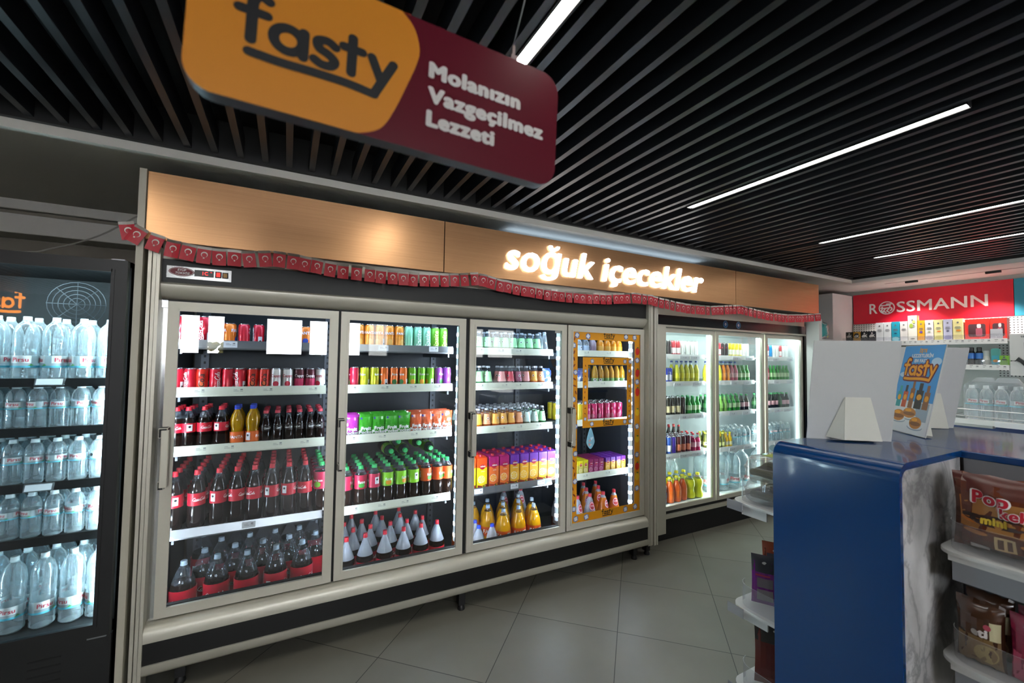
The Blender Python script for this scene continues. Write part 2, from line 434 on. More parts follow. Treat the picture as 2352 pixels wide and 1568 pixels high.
part(MB().prism(prof, lambda y, z, d: (d, y, z), -0.53, 2.525), 'bumper_rail', SILVER, fr, smooth=50)
part(MB().box(-0.53, 2.525, 2.478, 2.56, 0.16, 0.258), 'lower_band', BLACKP, fr, smooth=0)
prof = [(2.56, 0.16), (2.47, 0.16), (2.47, 0.125), (2.485, 0.11), (2.56, 0.11)]
part(MB().prism(prof, lambda y, z, d: (d, y, z), -0.53, 2.525), 'lower_rail', SILVER, fr, smooth=50)
part(MB().box(-0.53, 2.525, 2.535, 2.56, 0.328, 0.38).box(-0.53, 2.525, 2.53, 2.56, 1.797, 1.806), 'door_gasket', BLACKM, fr, smooth=0)
c = MB()
for k, dx in enumerate((0.0, 0.016, 0.031)):
    c.box(-0.572 + dx, -0.572 + dx + 0.013, 2.468 + (k % 2) * 0.004, 2.56, 0.0, 2.04)
part(c, 'corner_profile', SILVER, fr, smooth=0)
c = MB().box(2.527, 2.54, 2.47, 2.56, 0.11, 2.03).box(2.541, 2.556, 2.466, 2.56, 0.11, 2.03).box(2.557, 2.574, 2.47, 2.56, 0.11, 2.03)
part(c, 'corner_profile', SILVER, fr, smooth=0)
for x, a, bb in ((-0.445, 0, 0), (0.2515, 0, 0), (1.011, 0, 0), (1.778, 0, 0)):
    if x > 0:
        part(MB().box(x - 0.014, x + 0.014, 2.53, 2.57, 0.335, 1.80), 'mullion', BLACKM, fr, smooth=0)
part(MB().box(-0.53, -0.502, 2.525, 2.56, 0.33, 1.80).box(-0.53, -0.5, 2.505, 2.53, 1.765, 1.80), 'hinge_post', CHROME, fr, smooth=0)
for x, y in ((1.0, 2.52), (2.45, 2.545), (2.6, 2.56), (-0.4, 2.56)):
    f = MB().box(x - 0.02, x + 0.02, y - 0.015, y + 0.03, 0.03, 0.098).lathe([(0.022, 0.0), (0.024, 0.006), (0.02, 0.02), (0.01, 0.035)], 14, 0, x, y)
    part(f, 'foot', P('black_rubber', '17171a', 0.5), fr)
# control panel in the black band
cp = part(MB().box(-0.509, -0.256, 2.494, 2.5, 1.906, 1.962), 'control_panel', P('polished_plate', 'd2d2d2', 0.18, 0.8), fr, smooth=0)
CY_ = 2.4935
b = MB().add2d(([(0.049 * math.cos(t * PI / 16), 0.021 * math.sin(t * PI / 16)) for t in range(32)], [tuple(range(32))]), front(-0.453, 1.937, CY_))
b.add2d(([(0.046 * math.cos(t * PI / 16), 0.0185 * math.sin(t * PI / 16)) for t in range(32)], [tuple(range(32))]), front(-0.453, 1.937, CY_ - 0.0004), 1)
b.add2d(([(0.0445 * math.cos(t * PI / 16), 0.017 * math.sin(t * PI / 16)) for t in range(32)], [tuple(range(32))]), front(-0.453, 1.937, CY_ - 0.0008), 0)
b.add2d(text2d('EYÜP', 0.02, 0.2), front(-0.453, 1.9405, CY_ - 0.0012, 0.0135), 1)
b.add2d(text2d('TOKSÖZ', 0.02, 0.2), front(-0.45, 1.926, CY_ - 0.0012, 0.0135), 1)
MAROON = P('maroon_ink', '6e1526', 0.5)
badge = b.build('badge', [MAROON, WHITE], cp, smooth=0)
d = MB().box(-0.403, -0.328, 2.488, 2.494, 1.921, 1.951).add2d(text2d('1C', 0.01), front(-0.362, 1.929, 2.4875, 0.022), 1)
d.add2d(([(-1, 0), (1, 0), (1, 0.4), (-1, 0.4)], [(0, 1, 2, 3)]), front(-0.337, 1.943, 2.4875, 0.003), 1)
d.build('display', [P('display_black', '0a0a0c', 0.2), P('red_led', 'ff2020', 0.5, emit=2.5)], cp, smooth=0)
MB().box(-0.3215, -0.296, 2.489, 2.494, 1.921, 1.951).box(-0.3165, -0.301, 2.487, 2.489, 1.926, 1.946, 1).build('switch', [BLACKM, P('red_lamp', 'e02018', 0.4, emit=1.2)], cp, smooth=0)
MB().box(-0.2925, -0.2685, 2.489, 2.494, 1.921, 1.949).box(-0.2885, -0.2725, 2.487, 2.489, 1.925, 1.945, 1).build('switch', [BLACKM, P('amber_lamp', 'a0701c', 0.4)], cp, smooth=0)

def door(root, x0, x1, z0, z1, y, inset, label, handle=True, glass=GLASS, frame=FRAMEW, miter=False, hz=(0.94, 1.21)):
    m = MB(); t = inset
    for q in ((x0, x0 + t, z0, z1), (x1 - t, x1, z0, z1), (x0 + t, x1 - t, z0, z0 + t), (x0 + t, x1 - t, z1 - t, z1)):
        m.box(q[0], q[1], y, y + 0.03, q[2], q[3])
    i = t - 0.008                          # inner lip
    for q in ((x0 + i, x0 + t + 0.004, z0 + i, z1 - i), (x1 - t - 0.004, x1 - i, z0 + i, z1 - i), (x0 + t, x1 - t, z0 + i, z0 + t + 0.004), (x0 + t, x1 - t, z1 - t - 0.004, z1 - i)):
        m.box(q[0], q[1], y - 0.003, y, q[2], q[3])
    d_ = part(m, 'door', frame, root, smooth=0); d_['label'] = label
    MB().box(x0 + t, x1 - t, y + 0.012, y + 0.018, z0 + t, z1 - t).build('glass_pane', glass, d_, smooth=0)
    if handle:
        h = MB().box(x0 - 0.004, x0 + 0.03, y - 0.05, y, hz[1] - 0.045, hz[1], 1).box(x0 + 0.0, x0 + 0.024, y - 0.05, y, hz[0] - 0.01, hz[0] + 0.03, 1).box(x0 + 0.006, x0 + 0.036, y - 0.053, y - 0.028, hz[0], hz[1] - 0.01, 0)
        h.build('handle', [SILVER, BLACKM], d_, smooth=0, bev=0.003)
    return d_
DN = ['glass door with cola behind it', 'glass door with fruit pouches behind it', 'glass door with juice cartons behind it', 'glass door with an orange printed border']
DO = []
for (x0, x1), nm in zip(DOORS, DN):
    DO.append(door(fr, x0, x1, 0.335, 1.797, 2.515, 0.041, nm))
# the small data plate of the carton door and the printed border of the last door
MB().box(1.677, 1.722, 2.5235, 2.5268, 1.735, 1.752).build('sticker', P('data_plate', 'b9b7b0', 0.5), DO[2], smooth=0)
def ice(mb, x, z, y, r, m=(2, 3)):
    a0 = random.uniform(0, 6)
    mb.add2d(([(r * math.cos(a0 + k * PI / 3), r * math.sin(a0 + k * PI / 3)) for k in range(6)], [tuple(range(6))]), front(x, z, y - 0.0004), m[1])
    mb.add2d(([(r * 0.78 * math.cos(a0 + k * PI / 2), r * 0.78 * math.sin(a0 + k * PI / 2)) for k in range(4)], [tuple(range(4))]), front(x, z, y - 0.0008), m[0])
def blob(mb, x, z, y, rx, rz, m, n=12, a=0.0):
    ca, sa = math.cos(a), math.sin(a)
    mb.add2d(([(rx * math.cos(2 * PI * k / n) * ca - rz * math.sin(2 * PI * k / n) * sa, rx * math.cos(2 * PI * k / n) * sa + rz * math.sin(2 * PI * k / n) * ca) for k in range(n)], [tuple(range(n))]), front(x, z, y), m)
SKM = [P('orange_print', 'e59a10', 0.5), DINK, P('ice_white', 'e4e8f4', 0.5), P('ice_blue', '6d7fb8', 0.5), P('berry_red', 'd42a2a', 0.4), P('nut_brown', '8a3c20', 0.5), P('lemon', 'f0c428', 0.5), P('leaf_green', '4a7a38', 0.5)]
sk = MB(); sy = 2.5262; gx0, gx1, gz0, gz1 = 1.826, 2.484, 0.377, 1.755
for q in ((gx0, gx1, gz1 - 0.058, gz1), (gx0, gx1, gz0, gz0 + 0.058), (gx0, gx0 + 0.05, gz0 + 0.058, gz1 - 0.058), (gx1 - 0.052, gx1, gz0 + 0.058, gz1 - 0.058),
          (1.925, 2.40, 1.512, 1.568), (1.925, 2.40, 1.05, 1.098), (1.925, 1.972, 1.098, 1.512), (2.352, 2.40, 1.098, 1.512)):
    sk.box(q[0], q[1], sy - 0.001, sy, q[2], q[3])
sy -= 0.001
for x, z, k in ((2.17, 1.727, 0.021), (2.165, 1.541, 0.021), (2.165, 1.075, 0.021), (2.16, 0.405, 0.021)):
    sk.add2d(strokes(FASTY, 0.27), front(x, z - 0.006, sy - 0.0012, k), 1)
for x, z in ((1.87, 1.728), (1.97, 1.724), (2.34, 1.732), (2.43, 1.73), (1.87, 0.405), (1.965, 0.405), (2.34, 0.405), (2.44, 0.41), (2.01, 1.54), (2.33, 1.54), (2.385, 1.54), (2.01, 1.075), (2.33, 1.075), (2.385, 1.075)):
    ice(sk, x, z, sy, 0.024 if z > 1.6 or z < 1 else 0.019)
for k in range(26):
    z = gz0 + 0.1 + k * 0.049; x = gx0 + 0.025 + random.uniform(-0.012, 0.012)
    if k % 4 == 0: ice(sk, x, z, sy, 0.022)
    else: blob(sk, x, z, sy - 0.0005 - 1e-5 * k, 0.016, 0.006, 5, 8, random.uniform(0, 3))
for k in range(11):
    for xx in (1.948, 2.376):
        z = 1.115 + k * 0.039
        if k % 3 == 0: ice(sk, xx, z, sy, 0.014)
        else: blob(sk, xx + random.uniform(-0.01, 0.01), z, sy - 0.0005, 0.009, 0.004, 5, 8, random.uniform(0, 3))
for z, mi, r in ((1.62, 4, 0.03), (1.45, 4, 0.032), (1.30, 4, 0.034), (1.14, 6, 0.028), (0.93, 6, 0.026), (0.72, 4, 0.03), (0.64, 6, 0.03)):
    blob(sk, gx1 - 0.024, z, sy - 0.0004, 0.021, r, mi, 14)
    blob(sk, gx1 - 0.02, z + r, sy - 0.0007, 0.01, 0.006, 7, 8)
for z in (1.55, 1.38, 1.03, 0.81, 0.55): ice(sk, gx1 - 0.026, z, sy, 0.024)
sk.build('printed_border', SKM, DO[3], smooth=0)
# blue eye charm hanging behind the last door
ch = empty('hanging_charm', (2.075, 2.62, 0.93))
tag(ch, 'pale blue drop-shaped card hanging behind the orange-bordered door', 'hanging card')
mb = MB().prism([(0.0, 0.1)] + curve([(0.012, 0.085), (0.034, 0.02), (0.036, -0.02), (0.0, -0.062), (-0.036, -0.02), (-0.034, 0.02), (-0.012, 0.085)], 4), lambda x, y, d: (x, d, y), 0, 0.002)
for k in range(6): blob(mb, random.uniform(-0.018, 0.018), random.uniform(-0.035, 0.03), -0.0006 - k * 1e-4, 0.012, 0.008, 1 + k % 2, 8, k)
mb.build('card', [P('pale_blue_card', '8fc0cf', 0.5), P('card_pink', 'd9a79c', 0.5), P('card_white', 'd8e8ea', 0.5)], ch, smooth=0)
MB().tube([(0, 0.001, 0.1), (-0.004, 0.001, 0.135)], 0.0015, 6).build('string', WHITE, ch)

# shelves with their price strips, lights
def tags_on(mb, x0, x1, y, z, n, m=1, ink=2, w=0.05, full=False):
    for k in range(n):
        x = x0 + (x1 - x0) * (k + 0.5 + random.uniform(-0.2, 0.2)) / n
        if not full: mb.box(x - w / 2, x + w / 2, y - 0.002, y, z - 0.014, z + 0.018, m)
        yy = y - (0.0025 if not full else 0.0006)
        for q in ((-0.02, -0.004, 0.006, 0.0008), (-0.02, 0.004, -0.001, 0.0008), (0.01, 0.021, 0.005, 0.0025), (0.008, 0.022, -0.002, 0.001)):
            mb.poly([(x + q[0], yy, z + q[2]), (x + q[1], yy, z + q[2]), (x + q[1], yy, z + q[2] + 2 * q[3]), (x + q[0], yy, z + q[2] + 2 * q[3])], ink)
for i, (x0, x1) in enumerate(DOORS):
    a, c_ = x0 + 0.02, x1 - 0.055
    for k, z in enumerate(SH):
        s = part(MB().box(a, c_, 2.635, 3.2, z - 0.018, z - 0.002).box(a + 0.01, a + 0.02, 2.64, 3.22, z - 0.05, z - 0.018).box(c_ - 0.02, c_ - 0.01, 2.64, 3.22, z - 0.05, z - 0.018), 'shelf', P('shelf_grey', '6d7076', 0.4, 0.3), fr, smooth=0)
        m = MB(); cream = not (k == 0 and i < 2) and not (k == 3 and i in (0, 2))
        m.prism([(2.632, z + 0.022), (2.628, z + 0.022), (2.618, z - 0.018), (2.622, z - 0.026), (2.632, z - 0.02)], lambda y, zz, d: (d, y, zz), a, c_ + 0.01)
        if cream: tags_on(m, a, c_, 2.6195, z, 4, full=True)
        else: tags_on(m, a, c_, 2.621, z, 2 if k == 0 else (1 if i == 0 else 3), w=0.06)
        r = m.build('price_rail', [RAIL if cream else STEEL, TAG, INK], s, smooth=30)
for x in (-0.497, 0.972, 1.739, 2.432, 0.277, 1.046, 1.806):  # last three are added, hidden behind the frames to light the drinks
    part(MB().box(x - 0.011, x + 0.011, 2.562, 2.582, 0.40, 1.75), 'led_strip', LEDW, fr, smooth=0)

part(MB().box(-0.49, 2.5, 2.563, 2.578, 1.80, 1.812), 'led_strip', P('top_led', (0.72, 0.86, 1.0), 0.5, emit=14.0), fr, smooth=0)

# ------------------------------------------------------------------ white end panel and copper fascia
tag(MB().box(-0.614, -0.588, 2.456, 3.4, 0, 2.386).build('end_panel', P('cream_board', 'bdb8a8', 0.5), smooth=0), 'tall cream end panel between the black cooler and the four-door fridge', 'panel')
tag(MB().box(5.0, 5.06, 2.475, 2.6, 0, 2.02).build('end_panel', WHITEB, smooth=0), 'narrow white post closing the far end of the copper fascia', 'panel')
COPPER = noise_rough('brushed_copper', 'deaa7c', 'd4a072', 3.0, 0.33, 0.72, (1, 1, 120), 3.0, 0.3, 0.7)
COPPER.node_tree.nodes['Principled BSDF'].inputs['Specular IOR Level'].default_value = 0.3
FA = [(-0.586, 0.824), (0.830, 3.606), (3.612, 4.995)]
FL_ = ['plain copper fascia panel over the cola doors', 'copper fascia panel carrying the glowing white letters', 'plain copper fascia panel at the far end of the fridges']
for (a, c_), lb in zip(FA, FL_):
    f = empty('fascia_panel', ((a + c_) / 2, 2.47, 2.07)); tag(f, lb, 'fascia panel', 'copper fascia panels above the fridges')
    part(MB().box(a, c_, 2.47, 2.49, 2.07, 2.382), 'front_sheet', COPPER, f, smooth=0)
    part(MB().box(a, c_, 2.49, 3.3, 2.078, 2.374), 'box', P('fascia_back', '3a332c', 0.6), f, smooth=0)
    if a > 0.5 and a < 1:
        LET = P('lit_acrylic', 'ffffff', 0.5, emit=2.2)
        for wd, cx, k in (('soğuk', 1.605, 0.2), ('içecekler', 2.602, 0.2)):
            vf = text2d(wd, 0.022, 0.2); xs2 = [v[0] for v in vf[0]]
            wdt = max(xs2) - min(xs2); sx = (0.735 if wd == 'soğuk' else 1.113) / wdt; mid = (max(xs2) + min(xs2)) / 2
            hy = lambda v: 2.138 + (v * 0.27 if 0 <= v <= 0.54 else (0.146 + (v - 0.54) * 0.22 if v > 0.54 else v * 0.2))
            mb = MB()
            for dpt in (2.468, 2.455):
                mb.add2d(vf, lambda u, v, dpt=dpt: (cx + (u - mid) * sx, dpt, hy(v)))
            # side walls of the letters
            cnt = {}
            for fc in vf[1]:
                for p_, q_ in zip(fc, fc[1:] + fc[:1]): cnt[(p_, q_)] = 1
            for (p_, q_) in list(cnt):
                if (q_, p_) not in cnt:
                    A, B = vf[0][p_], vf[0][q_]
                    g = lambda v, dd: (cx + (v[0] - mid) * sx, dd, hy(v[1]))
                    mb.poly([g(A, 2.455), g(B, 2.455), g(B, 2.468), g(A, 2.468)])
            part(mb, 'letters', LET, f, smooth=0)

cv = tag(empty('added_cove_light', (2.3, 2.56, 2.385)), 'added unseen cool tube lamp on top of the lettered copper fascia, lighting the soffit', 'lamp')  # added lamp, out of sight, brightens the soffit above the letters
part(MB().tube([(1.3, 2.60, 2.392), (3.3, 2.60, 2.392)], 0.012, 8), 'tube', P('added_cove_tube', (0.8, 0.9, 1.0), 0.5, emit=2.6), cv)
for x in (1.3, 3.3): part(MB().box(x - 0.02, x + 0.02, 2.585, 2.615, 2.375, 2.41), 'socket', WHITE, cv, smooth=0)

# ------------------------------------------------------------------ flag garland
LINE = [(-0.651, 2.130), (-0.605, 2.118), (-0.566, 2.098), (-0.479, 2.071), (-0.413, 2.060), (-0.346, 2.054), (-0.205, 2.056), (-0.093, 2.073), (-0.016, 2.072), (0.044, 2.068), (0.106, 2.060), (0.224, 2.047), (0.384, 2.043), (0.511, 2.039), (0.642, 2.041), (0.780, 2.051), (0.897, 2.063), (1.02, 2.083), (1.082, 2.077), (1.203, 2.059), (1.331, 2.045), (1.51, 2.033), (1.649, 2.027), (1.847, 2.029), (2.068, 2.038), (2.367, 2.07), (2.538, 2.066), (2.569, 2.059), (2.69, 2.045), (2.931, 2.026), (3.234, 2.029), (3.543, 2.059), (3.649, 2.066), (3.795, 2.048), (4.057, 2.029), (4.342, 2.025), (4.639, 2.043), (4.96, 2.074)]
def zline(x):
    for (a, za), (b_, zb) in zip(LINE, LINE[1:]):
        if a <= x <= b_: return za + (zb - za) * (x - a) / (b_ - a), (zb - za) / (b_ - a)
    return LINE[-1][1], 0
gar = tag(empty('flag_garland', (0.0, 2.45, 2.07)), 'garland of small red flags with white crescents strung along the fridge tops', 'garland')
part(MB().tube([(x, 2.452, z) for x, z in LINE], 0.0012, 5), 'string', WHITE, gar)
part(MB().tube(curve([(-2.1, 2.95, 2.03), (-1.218, 2.9, 2.026), (-1.041, 2.9, 2.06), (-0.868, 2.9, 2.151), (-0.72, 2.9, 2.279), (-0.63, 2.92, 2.36)], 5), 0.004, 6), 'cord', P('grey_cord', '8a8880', 0.6), gar)
FR = P('flag_red', 'b81f30', 0.5); FW = P('flag_white', 'e2dcd4', 0.6)
def flag_mesh(bend):
    m = MB(); w, h = 0.0275, 0.079
    f = lambda u, v: (u, -0.004 + bend * math.sin((u / w + 1) * 1.6) * 0.005 + 0.003 * (-v / h) * bend, v)
    for k in range(4):
        a, c_ = -w + 2 * w * k / 4, -w + 2 * w * (k + 1) / 4
        m.poly([f(a, -h), f(c_, -h), f(c_, -0.011), f(a, -0.011)], 0); m.poly([f(a, -0.011), f(c_, -0.011), f(c_, 0.002), f(a, 0.002)], 1)
        m.poly([f(a, -0.011 + 0.0), f(c_, -0.011), f(c_, 0.002), f(a, 0.002)][::-1], 1)
    g = lambda u, v: (lambda q: (q[0], q[1] - 0.0008, q[2]))(f(u, v))
    o = arc(0.001, -0.036, 0.0135, -60, 240, 14); i_ = arc(0.001, -0.0385, 0.0105, 240, -60, 14)
    for k in range(14):
        m.add2d(([o[k], o[k + 1], i_[13 - k], i_[14 - k]], [(0, 1, 2, 3)]), g, 1)
    st = [((0.0055 if k % 2 == 0 else 0.0022) * math.sin(k * PI / 5), -0.0525 + (0.0055 if k % 2 == 0 else 0.0022) * math.cos(k * PI / 5)) for k in range(10)]
    m.add2d((st, [tuple(range(10))]), g, 1)
    return m.mesh('flag', [FR, FW], smooth=0)
FMS = [flag_mesh(b_) for b_ in (1.0, -0.8, 0.3)]
x = -0.649; k = 0
while x < 4.95 and k < 95:
    z, sl = zline(x); o = link('flag', FMS[k % 3], gar)
    o.location = (x, -0.002 - 0.0016 * (k % 2), z - 2.07); o.rotation_euler = (random.uniform(-0.06, 0.02), -math.atan(sl) + random.uniform(-0.03, 0.03) - (0.45 if k == 0 else 0), random.uniform(-0.12, 0.12))
    x += 0.062 + (random.uniform(-0.008, 0.008) if k > 2 else -0.004); k += 1

# ------------------------------------------------------------------ hanging shop sign
hs = tag(empty('hanging_sign', (0.187, 0.8, 2.075)), 'thick hanging sign, orange with a black word and maroon with three white lines', 'sign')
hs.rotation_euler = (0, 0.035, 0)
OR_ = P('sign_orange', 'd0821a', 0.45); MA_ = P('sign_maroon', '5a1020', 0.3)
w, h0, h1 = 0.342, -0.125, 0.135
MB().prism(rrect(-w, w, h0, h1, 0.045, 8), lambda u, v, d: (u, d, v), 0.0, 0.03, 0, 1).build('board', [MA_, P('sign_edge', '2b2b33', 0.5)], hs, smooth=40)
ol = curve([(-0.292, 0.1352), (0.0, 0.136)], 1) + curve([(-0.02, 0.136), (0.006, 0.113), (0.02, 0.07), (0.012, 0.03)], 5) + curve([(0.012, 0.03), (-0.02, -0.06), (-0.045, -0.105), (-0.085, -0.126)], 5) + arc(-w + 0.046, h0 + 0.044, 0.0455, -90, -180, 8)[0:] + [(-w - 0.0005, 0.09)] + arc(-w + 0.046, h1 - 0.045, 0.0455, 180, 90, 8)
# keep the orange inside the board outline
ol = [(max(x, -w), min(max(y, h0), h1)) for x, y in ol]
MB().prism(ol, lambda u, v, d: (u, d, v), -0.0015, 0.0).build('orange_field', OR_, hs, smooth=0)
MB().add2d(strokes(FASTY, 0.35, 14), lambda u, v: (-0.152 + u * 0.0487, -0.0022, -0.022 + v * 0.0445)).build('logo', DINK, hs, smooth=0)
tx = MB(); SCR = P('sign_white', 'c9c6c2', 0.5)
for s_, x0, zz, x1 in (('Molanızın', 0.040, 0.028, 0.246), ('Vazgeçilmez', 0.040, -0.022, 0.306), ('Lezzeti', 0.040, -0.070, 0.188)):
    vf = text2d(s_, 0.07); xs2 = [v[0] for v in vf[0]]; k = (x1 - x0) / (max(xs2) - min(xs2))
    tx.add2d(vf, lambda u, v, k=k, x0=x0, mn=min(xs2), zz=zz: (x0 + (u - mn) * k, -0.0006, zz + v * 0.042))
tx.build('lettering', SCR, hs, smooth=0)
MB().box(0.222, 0.238, 0.008, 0.02, 0.13, 0.152).box(0.226, 0.232, 0.010, 0.018, 0.15, 0.175).build('clip', P('clip_metal', '7c6a6a', 0.4, 0.5), hs, smooth=0)
MB().tube([(0.229, 0.014, 0.175), (0.26, -0.03, 0.41)], 0.0016, 6).build('wire', STEEL, hs)
MB().tube([(-0.229, 0.014, 0.13), (-0.26, -0.03, 0.41)], 0.0016, 6).build('wire', STEEL, hs)

# ------------------------------------------------------------------ three-door bright fridge
ff = tag(empty('display_fridge', (3.95, 3.0, 0)), 'brightly lit white three-door drinks fridge with two blue eye stickers', 'fridge')
LINW = P('bright_lining', 'e4ecec', 0.5)
b = MB()
b.box(2.82, 2.86, 2.70, 3.42, 0.05, 1.95).box(5.075, 5.11, 2.66, 3.42, 0.05, 1.95, 1).box(5.06, 5.074, 2.70, 3.38, 0.26, 1.84).box(2.82, 5.06, 3.38, 3.42, 0.05, 1.95).box(2.82, 5.06, 2.70, 3.38, 1.84, 1.95).box(2.82, 5.06, 2.70, 3.38, 0.22, 0.262)
part(b, 'cabinet', [LINW, BLACKP], ff, smooth=0)
part(MB().box(2.64, 5.06, 2.64, 2.70, 1.862, 1.948), 'top_band', P('black_gloss', '101012', 0.25), ff, smooth=0)
part(MB().box(2.64, 5.09, 2.63, 2.70, 1.845, 1.862).box(2.64, 5.06, 2.65, 2.70, 1.948, 2.07), 'trim_strip', SILVER, ff, smooth=0)
part(MB().box(2.84, 5.06, 2.645, 2.72, 0.195, 0.222).box(2.84, 5.06, 2.68, 2.72, 0.222, 0.25, 1), 'lower_rail', [SILVER, BLACKM], ff, smooth=0)
part(MB().box(2.82, 5.06, 2.69, 2.72, 0.0, 0.195), 'kick_plate', BLACKM, ff, smooth=0)
c = MB()
for k in range(3):
    c.box(2.592 + 0.0145 * k, 2.592 + 0.0145 * k + 0.013, 2.474 + 0.003 * (k % 2), 2.60, 0.1, 2.02)
part(c, 'corner_profile', FRAMEW, ff, smooth=0)
part(MB().box(2.64, 2.86, 2.60, 2.70, 0.1, 1.845), 'side_cheek', FRAMEW, ff, smooth=0)
d = MB().box(2.66, 2.72, 2.634, 2.64, 1.915, 1.94).box(2.735, 2.75, 2.634, 2.64, 1.915, 1.938, 1)
d.add2d(text2d('3', 0.0), front(2.68, 1.921, 2.6335, 0.016), 2)
part(d, 'display', [P('display_black', '0a0a0c', 0.2), P('amber_lamp', 'a0701c', 0.4), P('red_led', 'ff2020', 0.5, emit=2.5)], ff, smooth=0)
EY = [P('eye_blue', '1f5f9f', 0.3), P('eye_light', '58b4d8', 0.3), P('eye_dark', '14224a', 0.3), WHITE, BLACKP]
for x in (3.70, 3.895):
    e = MB()
    for k, (r, mi) in enumerate(((0.034, 1), (0.031, 2), (0.024, 0), (0.019, 2), (0.012, 3), (0.006, 2))):
        blob(e, x, 1.907, 2.6395 - 0.0003 * k, r, r, mi, 20)
    part(e, 'eye_sticker', EY, ff, smooth=0)
FD = [(2.862, 3.588), (3.598, 4.355), (4.372, 5.06)]
for (x0, x1), nm in zip(FD, ('glass door with energy drinks behind it', 'glass door with coloured glass bottles behind it', 'glass door at the far end')):
    dd = door(ff, x0, x1, 0.25, 1.84, 2.67, 0.035, nm, handle=False)
FSH = [1.60, 1.352, 1.05, 0.70]
FWH = P('white_wire_shelf', 'dfe6e6', 0.4)
for x0, x1 in FD:
    for z in FSH:
        s = part(MB().box(x0 + 0.03, x1 - 0.05, 2.755, 3.36, z - 0.016, z - 0.003), 'shelf', FWH, ff, smooth=0)
        m = MB().prism([(2.752, z + 0.012), (2.748, z + 0.012), (2.742, z - 0.03), (2.752, z - 0.03)], lambda y, zz, d: (d, y, zz), x0 + 0.03, x1 - 0.05)
        tags_on(m, x0 + 0.03, x1 - 0.05, 2.742, z - 0.022, 3, w=0.12)
        m.build('price_rail', [WHITE, TAG, INK], s, smooth=0)
    part(MB().box(x1 - 0.046, x1 - 0.022, 2.705, 2.73, 0.30, 1.80), 'led_strip', P('soft_led', (0.86, 0.97, 1.0), 0.4, emit=0.75), ff, smooth=0)
    part(MB().box(x0 + 0.004, x0 + 0.03, 2.71, 2.735, 0.30, 1.80), 'led_strip', LEDF, ff, smooth=0)  # added strip, unseen behind the frame, lights the drinks
    part(MB().box(x0 + 0.05, x1 - 0.05, 2.72, 2.745, 1.822, 1.835), 'led_strip', LEDF, ff, smooth=0)  # added top strip, kept out of sight, brightens the interior

# ------------------------------------------------------------------ black cooler
ck = tag(empty('bottle_cooler', (-1.0, 2.8, 0)), 'black upright glass-door cooler full of water bottles beside the cream end panel', 'fridge')
CX0, CX1 = -1.36, -0.628
b = MB().box(CX0, CX0 + 0.03, 2.47, 3.1, 0.05, 1.955).box(CX1 - 0.03, CX1, 2.47, 3.1, 0.05, 1.955).box(CX0, CX1, 3.07, 3.1, 0.05, 1.955).box(CX0, CX1, 2.47, 3.07, 1.93, 1.955).box(CX0, CX1, 2.47, 3.07, 0.05, 0.40)
part(b, 'cabinet', [BLACKM], ck, smooth=0)
g = MB().box(CX0, CX1, 2.445, 2.47, 0.05, 0.352)
for c0 in (-1.22, -1.05, -0.88):
    for k in range(8):
        g.box(c0, c0 + 0.1, 2.4435, 2.445, 0.09 + k * 0.03, 0.096 + k * 0.03, 1)
part(g, 'vent_panel', [P('cooler_black', '141416', 0.45), BLACKM], ck, smooth=0)
door(ck, CX0, CX1, 0.362, 1.952, 2.42, 0.05, 'black framed cooler door', handle=False, glass=GLASSB, frame=P('cooler_black', '141416', 0.45))
part(MB().box(-0.685, -0.64, 2.425, 2.46, 1.952, 1.957).box(-0.70, -0.64, 2.425, 2.46, 0.354, 0.362), 'hinge_plate', STEEL, ck, smooth=0)
CSH = [1.428, 1.225, 0.998, 0.775]
for z in CSH:
    s = part(MB().box(CX0 + 0.035, CX1 - 0.04, 2.49, 3.05, z - 0.012, z - 0.002).box(CX0 + 0.035, CX1 - 0.04, 2.478, 2.49, z - 0.024, z + 0.012), 'shelf', BLACKM, ck, smooth=0)
for x, z in ((-0.87, 1.432), (-0.885, 1.0)):
    q = MB().prism([(2.476, z + 0.008), (2.472, z + 0.008), (2.462, z - 0.02), (2.466, z - 0.022)], lambda y, zz, d: (d, y, zz), x - 0.045, x + 0.045)
    part(q, 'price_holder', ACRYL, ck, smooth=0)
    t_ = MB().poly([(x - 0.04, 2.470, z + 0.006), (x - 0.04, 2.4605, z - 0.018), (x + 0.04, 2.4605, z - 0.018), (x + 0.04, 2.470, z + 0.006)]); part(t_, 'price_tag', TAG, ck, smooth=0)
fan = MB()
for r in (0.03, 0.05, 0.07, 0.09, 0.11):
    fan.tube([(-0.94 + r * math.cos(2 * PI * k / 24), 2.9, 1.79 + r * math.sin(2 * PI * k / 24)) for k in range(25)], 0.0018, 5)
for k in range(8):
    fan.tube([(-0.94, 2.9, 1.79), (-0.94 + 0.112 * math.cos(k * PI / 4), 2.9, 1.79 + 0.112 * math.sin(k * PI / 4))], 0.0018, 5)
part(fan, 'fan_grille', P('grille_grey', '55585c', 0.4, 0.6), ck)
for x in (CX1 - 0.05, CX0 + 0.04):  # side strips added out of sight to brighten the bottles
    part(MB().box(x, x + 0.012, 2.475, 2.488, 0.45, 1.90), 'led_strip', LEDK, ck, smooth=0)
part(MB().box(CX0 + 0.1, CX1 - 0.1, 2.476, 2.496, 1.914, 1.924), 'led_strip', LEDK, ck, smooth=0)

